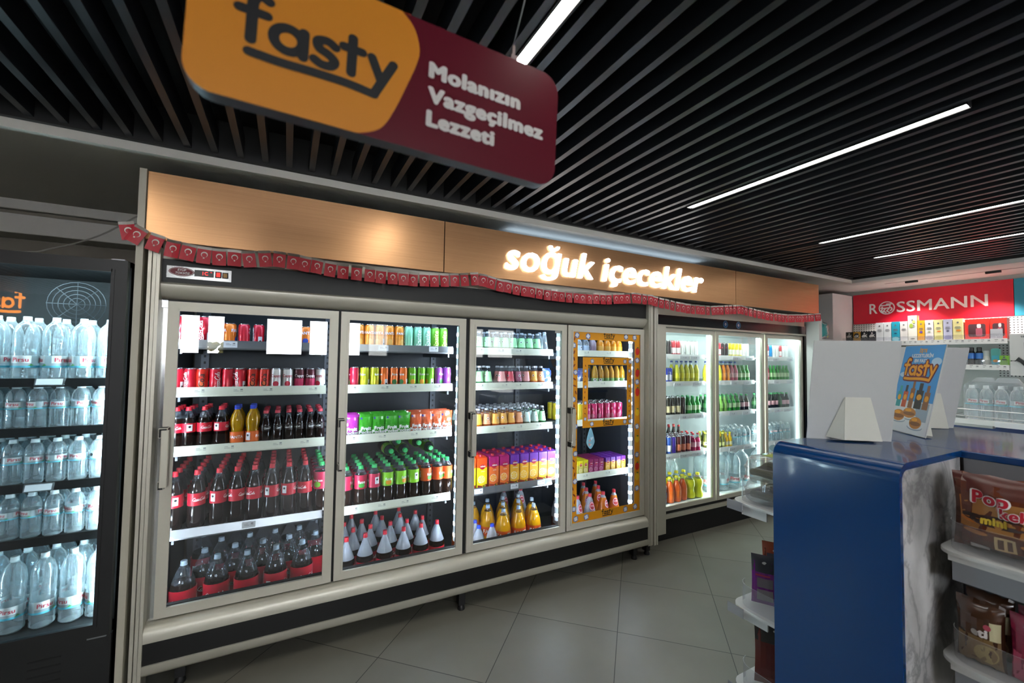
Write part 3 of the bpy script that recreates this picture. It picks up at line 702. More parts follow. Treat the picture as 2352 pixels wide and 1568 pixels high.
# ------------------------------------------------------------------ drinks: one builder per kind, then copies
PROTO = {}
def proto(key, name, cat, desc, body, *parts):
    PROTO[key] = (name, cat, desc, body, parts)
def put(key, x, y, z, label, group, rz=None, rot=None, name=None):
    nm, cat, desc, body, parts = PROTO[key]
    o = link(nm, body); o.location = (x, y, z)
    o.rotation_euler = rot or (0, 0, random.choice((0, 0, 0.5, -0.6, 1.5, -1.2, 2.4)) if rz is None else rz)
    for pn, me in parts: link(pn, me, o)
    tag(o, label, cat, group)
    return o
BC = P('barcode_white', 'e4e6e8', 0.5)
def can(key, desc, r, h, col, txt=None, tcol='ffffff', vertical=True, script=False, patch=None, tsize=None, band=None, seg=18):
    pm = P('print_' + col, col, 0.3, 0.35, 0.3); tm = P('print_' + tcol, tcol, 0.4)
    m = MB(); mats = [pm, ALU, tm, BC, DINK]
    zz = [0.0, 0.006, h * 0.5, h * 0.92, h * 0.965]
    m.lathe([(r * 0.78, 0.0), (r, 0.008), (r, h * 0.9), (r * 0.86, h * 0.965)], seg, [1, 0, 0], 0, 0, True, False)
    if band:
        mats.append(P('print_' + band, band, 0.35, 0.2)); m.lathe([(r + 0.0003, h * 0.16), (r + 0.0003, h * 0.52)], seg, 5, cap0=False, cap1=False)
    if script:
        for ph in (0.0, PI): m.add2d(strokes(COLA, 0.13, 6), wrapv(r + 0.0008, h * 0.46, h * 0.165, ph), 2)
    elif txt:
        for ph in (0.0, PI):
            if vertical: m.add2d(text2d(txt, 0.03, 0.15), wrapv(r + 0.0008, h * 0.46, tsize or h * 0.3, ph) if False else (lambda u, v, ph=ph: wrapv(r + 0.0008, h * 0.46, tsize or h * 0.3, ph)(u, v - 0.35)), 2)
            else: m.add2d(text2d(txt, 0.03), wrap(r + 0.0008, h * 0.6, tsize or r * 0.75, ph), 2)
    for ph in (1.55,):
        f = wrap(r + 0.0006, 0, 1.0, ph); m.add2d(rect2d(-0.010, 0.010, h * 0.12, h * 0.42), f, 3)
        f = wrap(r + 0.0009, 0, 1.0, ph); m.add2d(disc2d(0.006, 0.006, 0, h * 0.2), f, 4)
    if patch:
        mats.append(P('print_' + patch, patch, 0.4)); mi = len(mats) - 1
        for ph in (0.0, PI):
            f = wrap(r + 0.0006, h * 0.28, 1.0, ph); m.add2d(disc2d(r * 0.55, h * 0.13), f, mi)
    lid = MB().lathe([(r * 0.84, h * 0.962), (r * 0.86, h), (r * 0.8, h), (r * 0.76, h * 0.975), (0.002, h * 0.975)], seg, 0, cap0=False)
    lid.box(-0.005, 0.005, -0.002, 0.013, h * 0.976, h * 0.985)
    proto(key, 'soft_drink_can', 'can', desc, m.mesh('can_body', mats), ('lid', lid.mesh('can_lid', ALU)))
def band_label(r, z0, z1, col, txt=None, tcol='ffffff', size=None, script=False, extra=None, seg=18, patch=None, phis=(0.0, 2.3, 4.2), r2=None):
    mats = [P('label_' + col, col, 0.4), P('label_' + tcol, tcol, 0.4), BC, DINK]; m = MB(); R_ = r + 0.0006; r2 = (r2 or r) + 0.0006
    m.lathe([(r2, z0), (R_, z0 + 0.3 * (z1 - z0)), (R_, z1)], seg, 0, cap0=False, cap1=False); zc = (z0 + z1) / 2; hh = z1 - z0
    for ph in phis[:2]:
        if script: m.add2d(strokes(COLA, 0.13, 6), wrap(R_ + 0.0005, zc, r * 0.33, ph), 1)
        elif txt: m.add2d(text2d(txt, 0.03), wrap(R_ + 0.0005, zc - (size or r * 0.55) * 0.3, size or r * 0.55, ph), 1)
    if len(phis) > 2:
        f = wrap(R_ + 0.0004, 0, 1, phis[2]); q = min(hh * 0.36, 0.02)
        m.add2d(rect2d(-0.012, 0.012, zc - q, zc + q), f, 2)
        m.add2d(disc2d(0.006, 0.006, 0, zc + q * 0.3), wrap(R_ + 0.0006, 0, 1, phis[2]), 3)
    if patch:
        mats.append(P('label_' + patch, patch, 0.4))
        for ph in phis[:2]: m.add2d(disc2d(r * 0.5, hh * 0.17, 0, zc - hh * 0.24), wrap(R_ + 0.0004, 0, 1, ph), 4)
    for st in (extra or ()):
        mats.append(P('label_' + st[0], st[0], 0.4)); m.lathe([(R_ + 0.0003, z0 + st[1] * hh), (R_ + 0.0003, z0 + st[2] * hh)], seg, len(mats) - 1, cap0=False, cap1=False)
    return m.mesh('label', mats)
def cap(r, z0, z1, col, seg=14):
    c_ = MB().lathe([(r * 1.08, z0 - 0.004), (r * 1.08, z0 + 0.001), (r, z0 + 0.0015), (r, z1 - 0.002), (r * 0.92, z1)], seg, 0)
    return c_.mesh('cap', P('cap_' + col, col, 0.4))
def liquid(col, rough=0.12):
    return P('liquid_' + col, col, rough, 0.0, 0.15, spec=0.35)
def bottle(key, name, desc, r, h, prof, fill, liq, lab=None, capc=None, upper=None, capr=0.27, seg=18, glass=None, cat='bottle'):
    """prof: (radius, height) fractions from base to neck; below fill the drink shows, above it the clear wall"""
    pts = [(a * r, b_ * h) for a, b_ in prof]
    mi = [0 if (pts[i][1] + pts[i + 1][1]) / 2 < fill * h else 1 for i in range(len(pts) - 1)]
    body = MB().lathe(pts, seg, mi)
    ps = []
    if lab: ps.append(('label', lab))
    if capc: ps.append(('cap', cap(capr * r, pts[-1][1] - 0.001, h, capc)))
    lm = liq if not isinstance(liq, str) else liquid(liq)
    proto(key, name, cat, desc, body.mesh('bottle_body', [lm, upper or PET]), *ps)
CONT = [(0.75, 0), (0.97, 0.03), (1, 0.1), (0.97, 0.26), (0.93, 0.34), (1, 0.45), (1, 0.61), (0.95, 0.66), (0.8, 0.74), (0.58, 0.82), (0.38, 0.89), (0.33, 0.935)]
BIG = [(0.8, 0), (1, 0.04), (1, 0.3), (1, 0.5), (0.97, 0.6), (0.86, 0.7), (0.68, 0.79), (0.46, 0.87), (0.28, 0.925), (0.25, 0.95)]
CONE = [(0.8, 0), (1, 0.04), (1, 0.3), (1, 0.46), (1.0, 0.55), (0.93, 0.62), (0.42, 0.84), (0.26, 0.9), (0.24, 0.94)]
WAVE = [(0.75, 0), (0.96, 0.03), (1, 0.1), (0.95, 0.22), (0.82, 0.34), (0.84, 0.42), (1, 0.55), (0.99, 0.66), (0.8, 0.77), (0.5, 0.86), (0.4, 0.9), (0.38, 0.93)]
SODA = [(0.9, 0), (1, 0.04), (1, 0.2), (0.6, 0.74), (0.4, 0.88), (0.36, 0.95)]
LONG = [(0.92, 0), (1, 0.03), (1, 0.5), (0.92, 0.58), (0.55, 0.74), (0.42, 0.82), (0.38, 0.95), (0.42, 0.955)]
TEA = [(0.85, 0), (1, 0.03), (1, 0.38), (0.93, 0.45), (0.86, 0.52), (0.95, 0.62), (1, 0.7), (0.92, 0.8), (0.6, 0.87), (0.46, 0.91), (0.44, 0.94)]
def RIB(n=6):
    p = [(0.8, 0), (0.97, 0.025)]
    for k in range(n):
        z = 0.06 + 0.52 * k / n; p += [(1.0, z), (0.96, z + 0.26 / n)]
    return p + [(1.0, 0.6), (1.0, 0.70), (0.93, 0.78), (0.74, 0.86), (0.46, 0.91), (0.38, 0.925), (0.38, 0.945)]

RED = 'c4122c'
can('cola', 'red cola can', 0.027, 0.115, RED, script=True)
can('colaz', 'red orange-marked cola can', 0.027, 0.115, 'cc2a1c', 'Cola', '2a1212', True, patch='e0602a')
can('cappyw', 'white juice can', 0.027, 0.115, 'd8d6d2', 'Cappy', 'b0303c', False, patch='c02a40')
can('cappy', 'dark red juice can', 0.027, 0.115, '4a1420', 'Cappy', 'f0eaea', False, band='b0204c')
can('colasl', 'tall red cola can', 0.0255, 0.145, RED, script=True)
can('fantasl', 'tall orange soda can', 0.029, 0.145, 'e8881c', 'FANTA', 'f4f4ff', False, patch='f0b45a', band='ee9a3a')
can('fantasm', 'orange soda can', 0.03, 0.115, 'e8781c', 'FANTA', 'f4f4ff', False, patch='2848a8')
can('spritel', 'tall pale green soda can', 0.029, 0.145, '8fd0a8', 'Sprite', 'f2f8f2')
can('sprited', 'tall dark green soda can', 0.029, 0.145, '168a3c', 'Sprite', 'f2f8f2')
can('spritey', 'tall lime and yellow soda can', 0.029, 0.145, '7cc832', 'Sprite', 'f8f4a0')
for key, d_, c1, p1 in (('tear', 'red iced tea can', 'c02040', '3a8a3a'), ('teay', 'yellow iced tea can', 'c8cc28', 'e0c832'), ('teao', 'orange iced tea can', 'd8641c', '2f6a34'), ('teag', 'green iced tea can', '6cb41e', 'e8a028'), ('teap', 'purple iced tea can', '9a4cb4', '4a8a4a')):
    can(key, d_, 0.0275, 0.125, c1, 'fuse', 'f4f4f0', False, patch=p1)
can('pink', 'magenta soda can', 0.031, 0.14, 'b8245c', 'S', 'f0e8ec', False, patch='c87890')
can('gold', 'yellow soda can', 0.031, 0.14, 'b8a41c', None)
PEND = dict(
 ecan=('dark energy can', '2a2224', 'c03a40', 0.14), rcan=('red and white can', 'b04048', 'f0e4e4', 0.14), pcan=('pale energy can', 'dfe3dc', '888078', 0.14), wcan=('white can', 'eef0ee', 'c04050', 0.14),
 bull=('blue and silver energy can', '2438a8', 'd8dce8', 0.135), blcan=('deep blue beer can', '1c2c78', 'c8a848', 0.165), bkcan=('black and gold beer can', '1c1810', 'c8b890', 0.165), brcan=('dark brown beer can', '2e1e12', 'c8a060', 0.165), cyan=('light blue beer can', '3a9cd0', 'f0f0f0', 0.165),
 lcan=('blue and white tall can', '2a50a8', 'f0f4ff', 0.155), vcan=('violet tall can', '4a30a0', 'd0c0ff', 0.155), dcan=('dark red tall can', '5a1c20', 'e08060', 0.155), ycan=('yellow can', 'd8c42c', 'f6f6e0', 0.14), ccan=('blue cartoon-free juice can', '2888c8', 'e8f0f8', 0.14))
for k, (d_, c1, c2, h_) in PEND.items():
    can(k, d_.replace('cartoon-free ', ''), 0.027, h_, c1, 'X' if k == 'ecan' else ('Red Bull' if k == 'bull' else None), c2, k != 'ecan', band=c2 if k in ('rcan', 'bull', 'bkcan', 'lcan', 'dcan', 'ycan') else None, seg=12, tsize=0.02)

bottle('cola1', 'cola_bottle', 'red-capped cola bottle', 0.038, 0.29, CONT, 0.80, '150806', band_label(0.038, 0.118, 0.18, RED, script=True), 'd01c30', capr=0.35)
bottle('cola5', 'cola_bottle', 'small red-capped cola bottle', 0.0325, 0.21, CONT, 0.74, '150806', band_label(0.0325, 0.085, 0.13, RED, script=True), 'd01c30', capr=0.4)
bottle('fanta5', 'orange_soda_bottle', 'blue-capped yellow soda bottle', 0.0335, 0.21, WAVE, 0.9, 'a87c04', band_label(0.033, 0.02, 0.075, 'e0661c', 'FANTA', 'f4f4ff', 0.02), '2a48c8', capr=0.42)
bottle('glass2', 'cola_bottle', 'slim glass cola bottle', 0.0252, 0.178, [(0.85, 0), (0.97, 0.05), (0.9, 0.25), (1, 0.5), (0.95, 0.6), (0.6, 0.78), (0.42, 0.9), (0.46, 0.94)], 0.72, '170a07', band_label(0.025, 0.07, 0.1, '1a0c08', script=True, phis=(0.0, 2.6)), 'b02838', capr=0.52)
bottle('cola25', 'cola_bottle', 'big grey-capped cola bottle', 0.058, 0.345, BIG, 0.74, '150806', band_label(0.058, 0.1, 0.215, RED, script=True), 'a8bccb', capr=0.25)
bottle('colac', 'cola_bottle', 'cone-shouldered red-capped cola bottle', 0.050, 0.32, CONE, 0.6, '150806', band_label(0.050, 0.1, 0.165, RED, script=True), 'd01c30', upper=FROST, capr=0.25)
bottle('fantab', 'orange_soda_bottle', 'big grey-capped orange soda bottle', 0.056, 0.325, BIG, 0.87, 'dc9a08', band_label(0.056, 0.12, 0.185, 'e0581c', 'FANTA', 'f4f4ff', 0.036), 'a8bccb', capr=0.25)
bottle('fantas', 'orange_soda_bottle', 'blue-capped orange soda bottle', 0.042, 0.255, BIG, 0.6, 'd08a04', band_label(0.042, 0.06, 0.1, 'e0581c'), '2a48c8', upper=FROST, capr=0.34)
for k, d_, c1, p1 in (('ftr', 'crimson iced tea bottle', 'b81c44', '3a9a3a'), ('ftg', 'lime iced tea bottle', '84c81c', 'e89828'), ('fto', 'orange iced tea bottle', 'd8541c', '4a9a3a')):
    bottle(k, 'iced_tea_bottle', 'green-capped ' + d_, 0.036, 0.235, TEA, 0.8, '1c0c06', band_label(0.036, 0.105, 0.185, c1, 'fuse', 'f4f4f0', 0.024, patch=p1), '2fae5c', capr=0.42)
bottle('fuz', 'iced_tea_bottle', 'green-capped crimson tea bottle', 0.041, 0.275, TEA, 0.8, '1c0c06', band_label(0.041, 0.13, 0.225, 'c02048', 'fuse tea', 'f4f4f0', 0.018, patch='7ac832'), '2fae5c', capr=0.38)
def soda(key, d_, liq, lab, tx='o', h=0.135, r=0.031):
    k0 = lambda z: r * (1 - 0.4 * (z / h - 0.2) / 0.54) + 0.0006
    z0, z1 = h * 0.22, h * 0.72; m = MB().lathe([(k0(z0), z0), (k0(z1), z1)], 18, 0, cap0=False, cap1=False)
    for ph in (0.0, 2.6):
        fn = lambda u, v, e=0.0004: ((k0(h * 0.5 + v) + e) * math.sin(u / k0(h * 0.5) + ph), -(k0(h * 0.5 + v) + e) * math.cos(u / k0(h * 0.5) + ph), h * 0.5 + v)
        for rr, mi, e in ((0.0085, 1, 0.0005), (0.0045, 2, 0.0009)):
            m.add2d(([(rr * math.cos(t * PI / 6), rr * math.sin(t * PI / 6)) for t in range(12)], [tuple(range(12))]), lambda u, v, e=e: fn(u, v, e), mi)
        m.add2d(([(-0.012, -0.024), (0.012, -0.024), (0.012, -0.018), (-0.012, -0.018)], [(0, 1, 2, 3)]), lambda u, v: fn(u, v, 0.0006), 1)
    lm = m.mesh('label', [P('label_' + lab, lab, 0.4), P('label_f4f4f0', 'f4f4f0', 0.4), P('label_' + liq, liq, 0.4)])
    bottle(key, 'soda_bottle', d_, r, h, SODA, 0.7, liq, lm, 'b4b8bc', capr=0.44, glass=True)
soda('sg', 'green-labelled soda bottle', '1c5a2a', 'b4f0b0'); soda('sr', 'red-labelled soda bottle', '3a1016', 'd04858'); soda('sp', 'plum-labelled soda bottle', '2e1020', '9a4a6c'); soda('spk', 'pink-labelled soda bottle', '4a2020', 'e8a09c')
soda('so', 'orange-labelled soda bottle', 'a84a0c', 'f0b04a'); soda('spe', 'peach-labelled soda bottle', 'a04818', 'f0a878'); soda('sw', 'pale-labelled soda bottle', '6a7a68', 'd0ece4'); soda('syl', 'yellow-labelled soda bottle', 'a8580c', 'f4d040')
bottle('sclear', 'soda_bottle', 'clear glass soda bottle', 0.029, 0.15, SODA, 0.0, '8090a0', None, 'b0b8c0', capr=0.44, upper=WATER)
bottle('amber', 'juice_bottle', 'amber glass juice bottle', 0.0262, 0.17, LONG, 0.8, 'a87a1c', band_label(0.0262, 0.01, 0.045, '5a8a4a'), 'c8a850', capr=0.45)
bottle('ojb', 'juice_bottle', 'little orange juice bottle', 0.031, 0.15, LONG, 0.85, 'd88410', band_label(0.031, 0.02, 0.06, 'e0a030'), 'e8a020', capr=0.5)
bottle('purb', 'juice_bottle', 'little clouded juice bottle', 0.031, 0.15, LONG, 0.85, '9a8890', band_label(0.031, 0.02, 0.06, '8a7080'), 'c8c0c8', capr=0.5)
bottle('clrb', 'water_bottle', 'little clear water bottle', 0.031, 0.15, LONG, 0.0, '90a0b0', band_label(0.031, 0.02, 0.06, 'a8bcd0'), 'd0d8e0', capr=0.5, upper=WATER)
bottle('tri', 'orange_soda_bottle', 'cone-shaped red-capped orange soda bottle', 0.059, 0.335, [(0.85, 0), (1, 0.03), (1, 0.3), (0.95, 0.45), (0.38, 0.87), (0.24, 0.91), (0.22, 0.945)], 0.82, 'd8741c', None, 'c82838', upper=FROST, capr=0.24)
bottle('trc', 'cola_bottle', 'cone-shaped red-capped clear bottle', 0.059, 0.335, [(0.85, 0), (1, 0.03), (1, 0.3), (0.95, 0.45), (0.38, 0.87), (0.24, 0.91), (0.22, 0.945)], 0.28, '6a2a14', None, 'c82838', upper=FROST, capr=0.24)
for k in ('tri', 'trc'):      # round emblem on the cone
    m = MB(); ZE = 0.245
    def fn(u, v):
        z_ = ZE + v; fr_ = z_ / 0.335; rr = 0.059 * (1 - 0.05 * max(0, (fr_ - 0.3) / 0.15)) if fr_ < 0.45 else 0.059 * (0.95 - 0.57 * (fr_ - 0.45) / 0.42)
        rr += 0.0015; return (rr * math.sin(u / 0.045), -rr * math.cos(u / 0.045), z_)
    for rr_, mi, e in ((0.033, 0, 1.0), (0.028, 1, 1.012), (0.024, 0, 1.024)):
        m.add2d(([(0, 0)] + [(rr_ * math.cos(t * PI / 9), rr_ * math.sin(t * PI / 9)) for t in range(18)], [(0, 1 + t, 1 + (t + 1) % 18) for t in range(18)]), lambda u, v, e=e: tuple(c_ * (e if i < 2 else 1) for i, c_ in enumerate(fn(u, v))), mi)
    m.add2d(text2d('YEDİGÜN' if k == 'tri' else 'uludağ', 0.03), lambda u, v: tuple(c_ * (1.036 if i < 2 else 1) for i, c_ in enumerate(fn(u * 0.011, v * 0.011))), 1)
    PROTO[k] = PROTO[k][:4] + (PROTO[k][4] + (('label', m.mesh('label', [P('emblem_red', 'c0303c', 0.4), P('emblem_white', 'e8e0e0', 0.4)])),),)
WL = dict(size=0.03)
def wlab(r, z0, z1):
    mats = [clear('label_film', (0.85, 0.93, 0.95), 0.1, 1.4, 0.42, (0.85, 0.95, 0.98)), P('label_cc2840', 'cc2840', 0.4), P('label_film_blue', '58b8d0', 0.4), P('label_e4e8e8', 'e4e8e8', 0.4), P('label_50a040', '50a040', 0.4), DINK]
    m = MB(); h = z1 - z0
    m.lathe([(r + 0.0006, z0), (r + 0.0006, z1)], 18, 0, cap0=False, cap1=False); m.lathe([(r + 0.001, z0), (r + 0.001, z0 + h * 0.16)], 18, 2, cap0=False, cap1=False)
    for ph in (0.0, 2.1):
        m.add2d(([(-r * 0.8, z0 + h * 0.4), (r * 0.8, z0 + h * 0.4), (r * 0.8, z1), (-r * 0.8, z1)], [(0, 1, 2, 3)]) if False else ([(r * 0.8 * (k % 7 - 3) / 3, z0 + h * (0.38 if k < 7 else 1.0)) for k in range(14)], [(k, k + 1, k + 8, k + 7) for k in range(6)]), wrap(r + 0.0011, 0, 1, ph), 3)
        m.add2d(text2d('Pirsu', 0.02), wrap(r + 0.0018, z0 + h * 0.5, r * 0.6, ph), 1)
        m.add2d(([(r * 0.5, z0 + h * 0.12), (r * 1.0, z0 + h * 0.2), (r * 0.8, z0 + h * 0.32)], [(0, 1, 2)]), wrap(r + 0.0016, 0, 1, ph), 4)
    f = wrap(r + 0.0014, 0, 1, 4.2); m.add2d(disc2d(0.007, 0.007, 0, z0 + h * 0.7), f, 5)
    return m.mesh('label', mats)
bottle('w15', 'water_bottle', 'large water bottle', 0.041, 0.27, RIB(7), 0.0, '90a0b0', wlab(0.041, 0.055, 0.105), 'dfe8ea', capr=0.32, upper=WATER)
bottle('w5', 'water_bottle', 'small water bottle', 0.031, 0.185, RIB(5), 0.0, '90a0b0', wlab(0.031, 0.085, 0.115), 'dfe8ea', capr=0.42, upper=WATER)
bottle('w1', 'water_bottle', 'water bottle', 0.040, 0.30, RIB(7), 0.0, '90a0b0', wlab(0.040, 0.06, 0.11), 'dfe8ea', capr=0.33, upper=WATER)
bottle('jug', 'water_jug', 'fat water jug', 0.075, 0.37, RIB(8), 0.0, '90a0b0', wlab(0.075, 0.06, 0.12), 'dfe8ea', capr=0.28, upper=WATER, cat='water jug')
for k, d_, c1 in (('lem', 'lemon glass bottle', 'c8c43a'), ('org', 'orange glass bottle', 'dc7c10'), ('pnk', 'pink glass bottle', 'a84858'), ('grn', 'green glass bottle', '2c8c30'), ('dgr', 'dark green glass bottle', '123c1c'), ('lgr', 'light green glass bottle', '6a9a40'), ('blk', 'pink-labelled black bottle', '10100e'), ('ppk', 'pink soda bottle', 'b81c54'), ('cid', 'red-capped dark bottle', '2a0c0a')):
    lb = {'lem': 'e8e020', 'org': 'e8902c', 'pnk': 'd8a0a0', 'grn': 'b8d8a0', 'dgr': '2a5a30', 'lgr': '7aa850', 'blk': 'd8a8b0', 'ppk': 'e8a8bc', 'cid': '501818'}[k]
    bottle(k, 'glass_bottle', d_, 0.028, {'lem': 0.20, 'org': 0.20, 'pnk': 0.20, 'ppk': 0.165, 'cid': 0.21}.get(k, 0.165), LONG, 0.78 if k in ('lem', 'org', 'pnk', 'ppk') else 0.96, c1, band_label(0.028, 0.04, 0.085, lb, phis=(0.0, 2.4)), {'lem': '24408c', 'org': '24408c', 'pnk': '24408c', 'cid': 'c82c34', 'ppk': 'c82c34'}.get(k, '38a05a'), capr=0.42, seg=12)
for k, d_, c1, c2 in (('jg', 'small green-brown juice bottle', '5a5a18', 'c0c080'), ('jy', 'small yellow juice bottle', 'e0b008', 'e8e0b0')):
    bottle(k, 'juice_bottle', d_, 0.024, 0.145, LONG, 0.9, c1, band_label(0.024, 0.02, 0.055, c2), 'c8c83a', capr=0.5, seg=12)
for k, d_, c1, c2 in (('pow', 'blue-capped navy sports drink bottle', '1c2440', '1c2c58'), ('orb', 'yellow-capped orange drink bottle', 'd8581c', 'e07020'), ('yeb', 'yellow-capped lemonade bottle', 'd8d81c', None)):
    bottle(k, 'soda_bottle', d_, 0.042 if k != 'yeb' else 0.05, 0.225, WAVE if k != 'orb' else LONG, 0.8, c1, band_label(0.041, 0.03, 0.105, c2, 'Bero' if k == 'pow' else None, 'e8f0f0', 0.03) if c2 else None, '2a48c8' if k == 'pow' else 'e0d020', capr=0.36, seg=14)

def carton(key, d_, w, dp, h, top, low, fruit, txt, capc=None, name='juice_carton'):
    mats = [P('carton_' + top, top, 0.4), P('carton_' + low, low, 0.4), P('carton_' + fruit, fruit, 0.4), P('carton_emblem', 'b81c34', 0.4), P('carton_white', 'f0eeea', 0.4), P('carton_deep', '8a2a1c', 0.4), P('carton_leaf', '4a8a34', 0.4)]
    m = MB(); a, b_ = w / 2, dp / 2; hm = h * 0.68
    m.box(-a, a, -b_, b_, 0, hm, 1).box(-a, a, -b_, b_, hm, h * 0.97, 0)
    if capc: m.prism([(-b_, h * 0.97), (b_, h * 0.97), (b_, h), (-b_ * 0.2, h)], lambda y, z, d: (d, y, z), -a, a, 0)
    y = -b_ - 0.0005
    def disc(x, z, r, mi, e, ry=1.0, n=18): m.add2d(([(r * math.cos(2 * PI * t / n), r * ry * math.sin(2 * PI * t / n)) for t in range(n)], [tuple(range(n))]), front(x, z, y - e), mi)
    disc(0, hm, a * 0.62, 0, 0.0001, 0.35); disc(0, h * 0.70, a * 0.55, 3, 0.0003, 0.9); disc(-a * 0.18, h * 0.32, a * 0.72, 4, 0.0002); disc(-a * 0.18, h * 0.32, a * 0.66, 2, 0.0004)
    for t in range(6):
        m.add2d(([(0, 0), (a * 0.6 * math.cos(t * PI / 3), a * 0.6 * math.sin(t * PI / 3)), (a * 0.6 * math.cos(t * PI / 3 + 0.12), a * 0.6 * math.sin(t * PI / 3 + 0.12))], [(0, 1, 2)]), front(-a * 0.18, h * 0.32, y - 0.0006), 4)
    m.add2d(([(-a, 0.0), (a, 0.0), (a, h * 0.16), (0, h * 0.11), (-a, h * 0.15)], [(0, 1, 2, 3, 4)]), front(0, 0.001, y - 0.0003), 5)
    for t in range(3): disc(a * (0.1 + 0.25 * t), h * (0.07 + 0.02 * t), a * 0.14, 6 if t % 2 else 2, 0.0005)
    m.add2d(text2d('DİMES', 0.05), front(a * 0.1, h * 0.695, y - 0.0008, a * 0.34), 4)
    m.add2d(text2d(txt, 0.03), front(a * 0.1, h * 0.55, y - 0.0008, a * 0.22), 4)
    ps = []
    if capc:
        ps.append(('cap', MB().lathe([(0.013, h * 0.98), (0.013, h + 0.012), (0.011, h + 0.014)], 12, 0, 0, -0.004).mesh('cap', P('cap_' + capc, capc, 0.4))))
    proto(key, name, 'carton', d_, m.mesh('carton', mats, smooth=0), *ps)
carton('dpo', 'purple and yellow orange-juice carton', 0.07, 0.07, 0.215, '6a2c9a', 'e8a818', 'f0b830', 'PORTAKAL', 'b01c2c')
carton('dap', 'magenta and orange apricot-juice carton', 0.07, 0.07, 0.215, 'b01c6a', 'e8702c', 'f0a030', 'KAYISI', 'b01c2c')
carton('dle', 'orange and yellow lemon-juice carton', 0.07, 0.07, 0.215, 'e84c14', 'f0d018', 'f4e060', 'LİMON', 'b01c2c')
carton('kye', 'little yellow juice carton', 0.044, 0.035, 0.115, 'd8c818', 'd0c458', 'e8d878', 'LİMON')
carton('kma', 'little magenta juice carton', 0.044, 0.035, 0.115, '8a1c5a', 'a02c6a', 'b84c7a', 'VİŞNE')
carton('kpu', 'little purple and yellow juice carton', 0.044, 0.035, 0.115, '6a2c9a', 'e0a828', 'f0c030', 'PORTAKAL')

def pouch_mesh(w, h, d, col, txts, n=8, lift=0.0, extra=None, crimp=0.0):
    """a stuffed bag: thick in the middle, pinched at its sealed edges, standing on z = 0 and facing -Y"""
    mats = [P('bag_' + col, col, 0.22, 0, 0.5)]; m = MB()
    def th_(u, v): return d / 2 * max(0.0, (1 - abs(2 * u - 1) ** 3)) ** 0.7 * max(0.0, (1 - abs(2 * v - 1) ** 4)) ** 0.6 * (1 + 0.08 * math.sin(u * 17 + v * 9))
    def pt(u, v, s): return ((u - 0.5) * w * (1 - 0.06 * math.sin(v * PI)), s * th_(u, v), v * h + crimp * math.sin(u * 23) * (abs(2 * v - 1) ** 6))
    for s in (-1, 1):
        for i in range(n):
            for j in range(n):
                q = [pt(i / n, j / n, s), pt((i + 1) / n, j / n, s), pt((i + 1) / n, (j + 1) / n, s), pt(i / n, (j + 1) / n, s)]
                m.poly(q if s < 0 else q[::-1], 0)
    def fn(u, v, e=0.0012): p = pt(min(max(u / w + 0.5, 0), 1), min(max(v / h, 0), 1), -1); return (p[0], p[1] - e, p[2])
    for it in txts:
        kind = it[0]; mats.append(P('bag_' + it[1], it[1], 0.4)); mi = len(mats) - 1; e = 0.0008 + 0.0004 * mi
        if kind == 't': m.add2d(text2d(it[2], it[6] if len(it) > 6 else 0.05), lambda u, v, it=it, e=e: fn(it[3] + u * it[5], it[4] + v * it[5], e), mi)
        elif kind == 'q':
            x0, x1, z0, z1 = it[2:6]; N = 6
            m.add2d(([(x0 + (x1 - x0) * i / N, z0 + (z1 - z0) * j / N) for j in range(N + 1) for i in range(N + 1)], [(j * (N + 1) + i, j * (N + 1) + i + 1, (j + 1) * (N + 1) + i + 1, (j + 1) * (N + 1) + i) for j in range(N) for i in range(N)]), lambda u, v, e=e: fn(u, v, e), mi)
        elif kind == 'e':
            x0, z0, rx, rz = it[2:6]
            m.add2d(([(x0, z0)] + [(x0 + rx * math.cos(t * PI / 8), z0 + rz * math.sin(t * PI / 8)) for t in range(16)], [(0, 1 + t, 1 + (t + 1) % 16) for t in range(16)]), lambda u, v, e=e: fn(u, v, e), mi)
    return m.mesh('bag', mats, smooth=60)
for k, d_, c1 in (('pom', 'purple fruit pouch', 'b838a8'), ('pog', 'green fruit pouch', '3c9c28'), ('por', 'orange fruit pouch', 'c85a34')):
    proto(k, 'fruit_pouch', 'pouch', d_, pouch_mesh(0.088, 0.13, 0.036, c1, [('q', 'd8d4cc', -0.03, 0.03, 0.004, 0.014), ('t', 'f6f4f2', 'Fruit', 0.0, 0.037, 0.027, 0.08), ('t', 'f6f4f2', 'Pocket', 0.0, 0.016, 0.026, 0.08), ('q', '24308a', -0.034, -0.024, 0.1, 0.112)]))
proto('ice', 'ice_bag', 'bag', 'blue and white bag of ice', pouch_mesh(0.13, 0.12, 0.06, '5a78b8', [('e', 'dfe6f4', -0.02, 0.03, 0.045, 0.028), ('e', '2a48a8', 0.02, 0.085, 0.03, 0.018), ('e', 'c8d4ec', -0.03, 0.085, 0.02, 0.014)]))

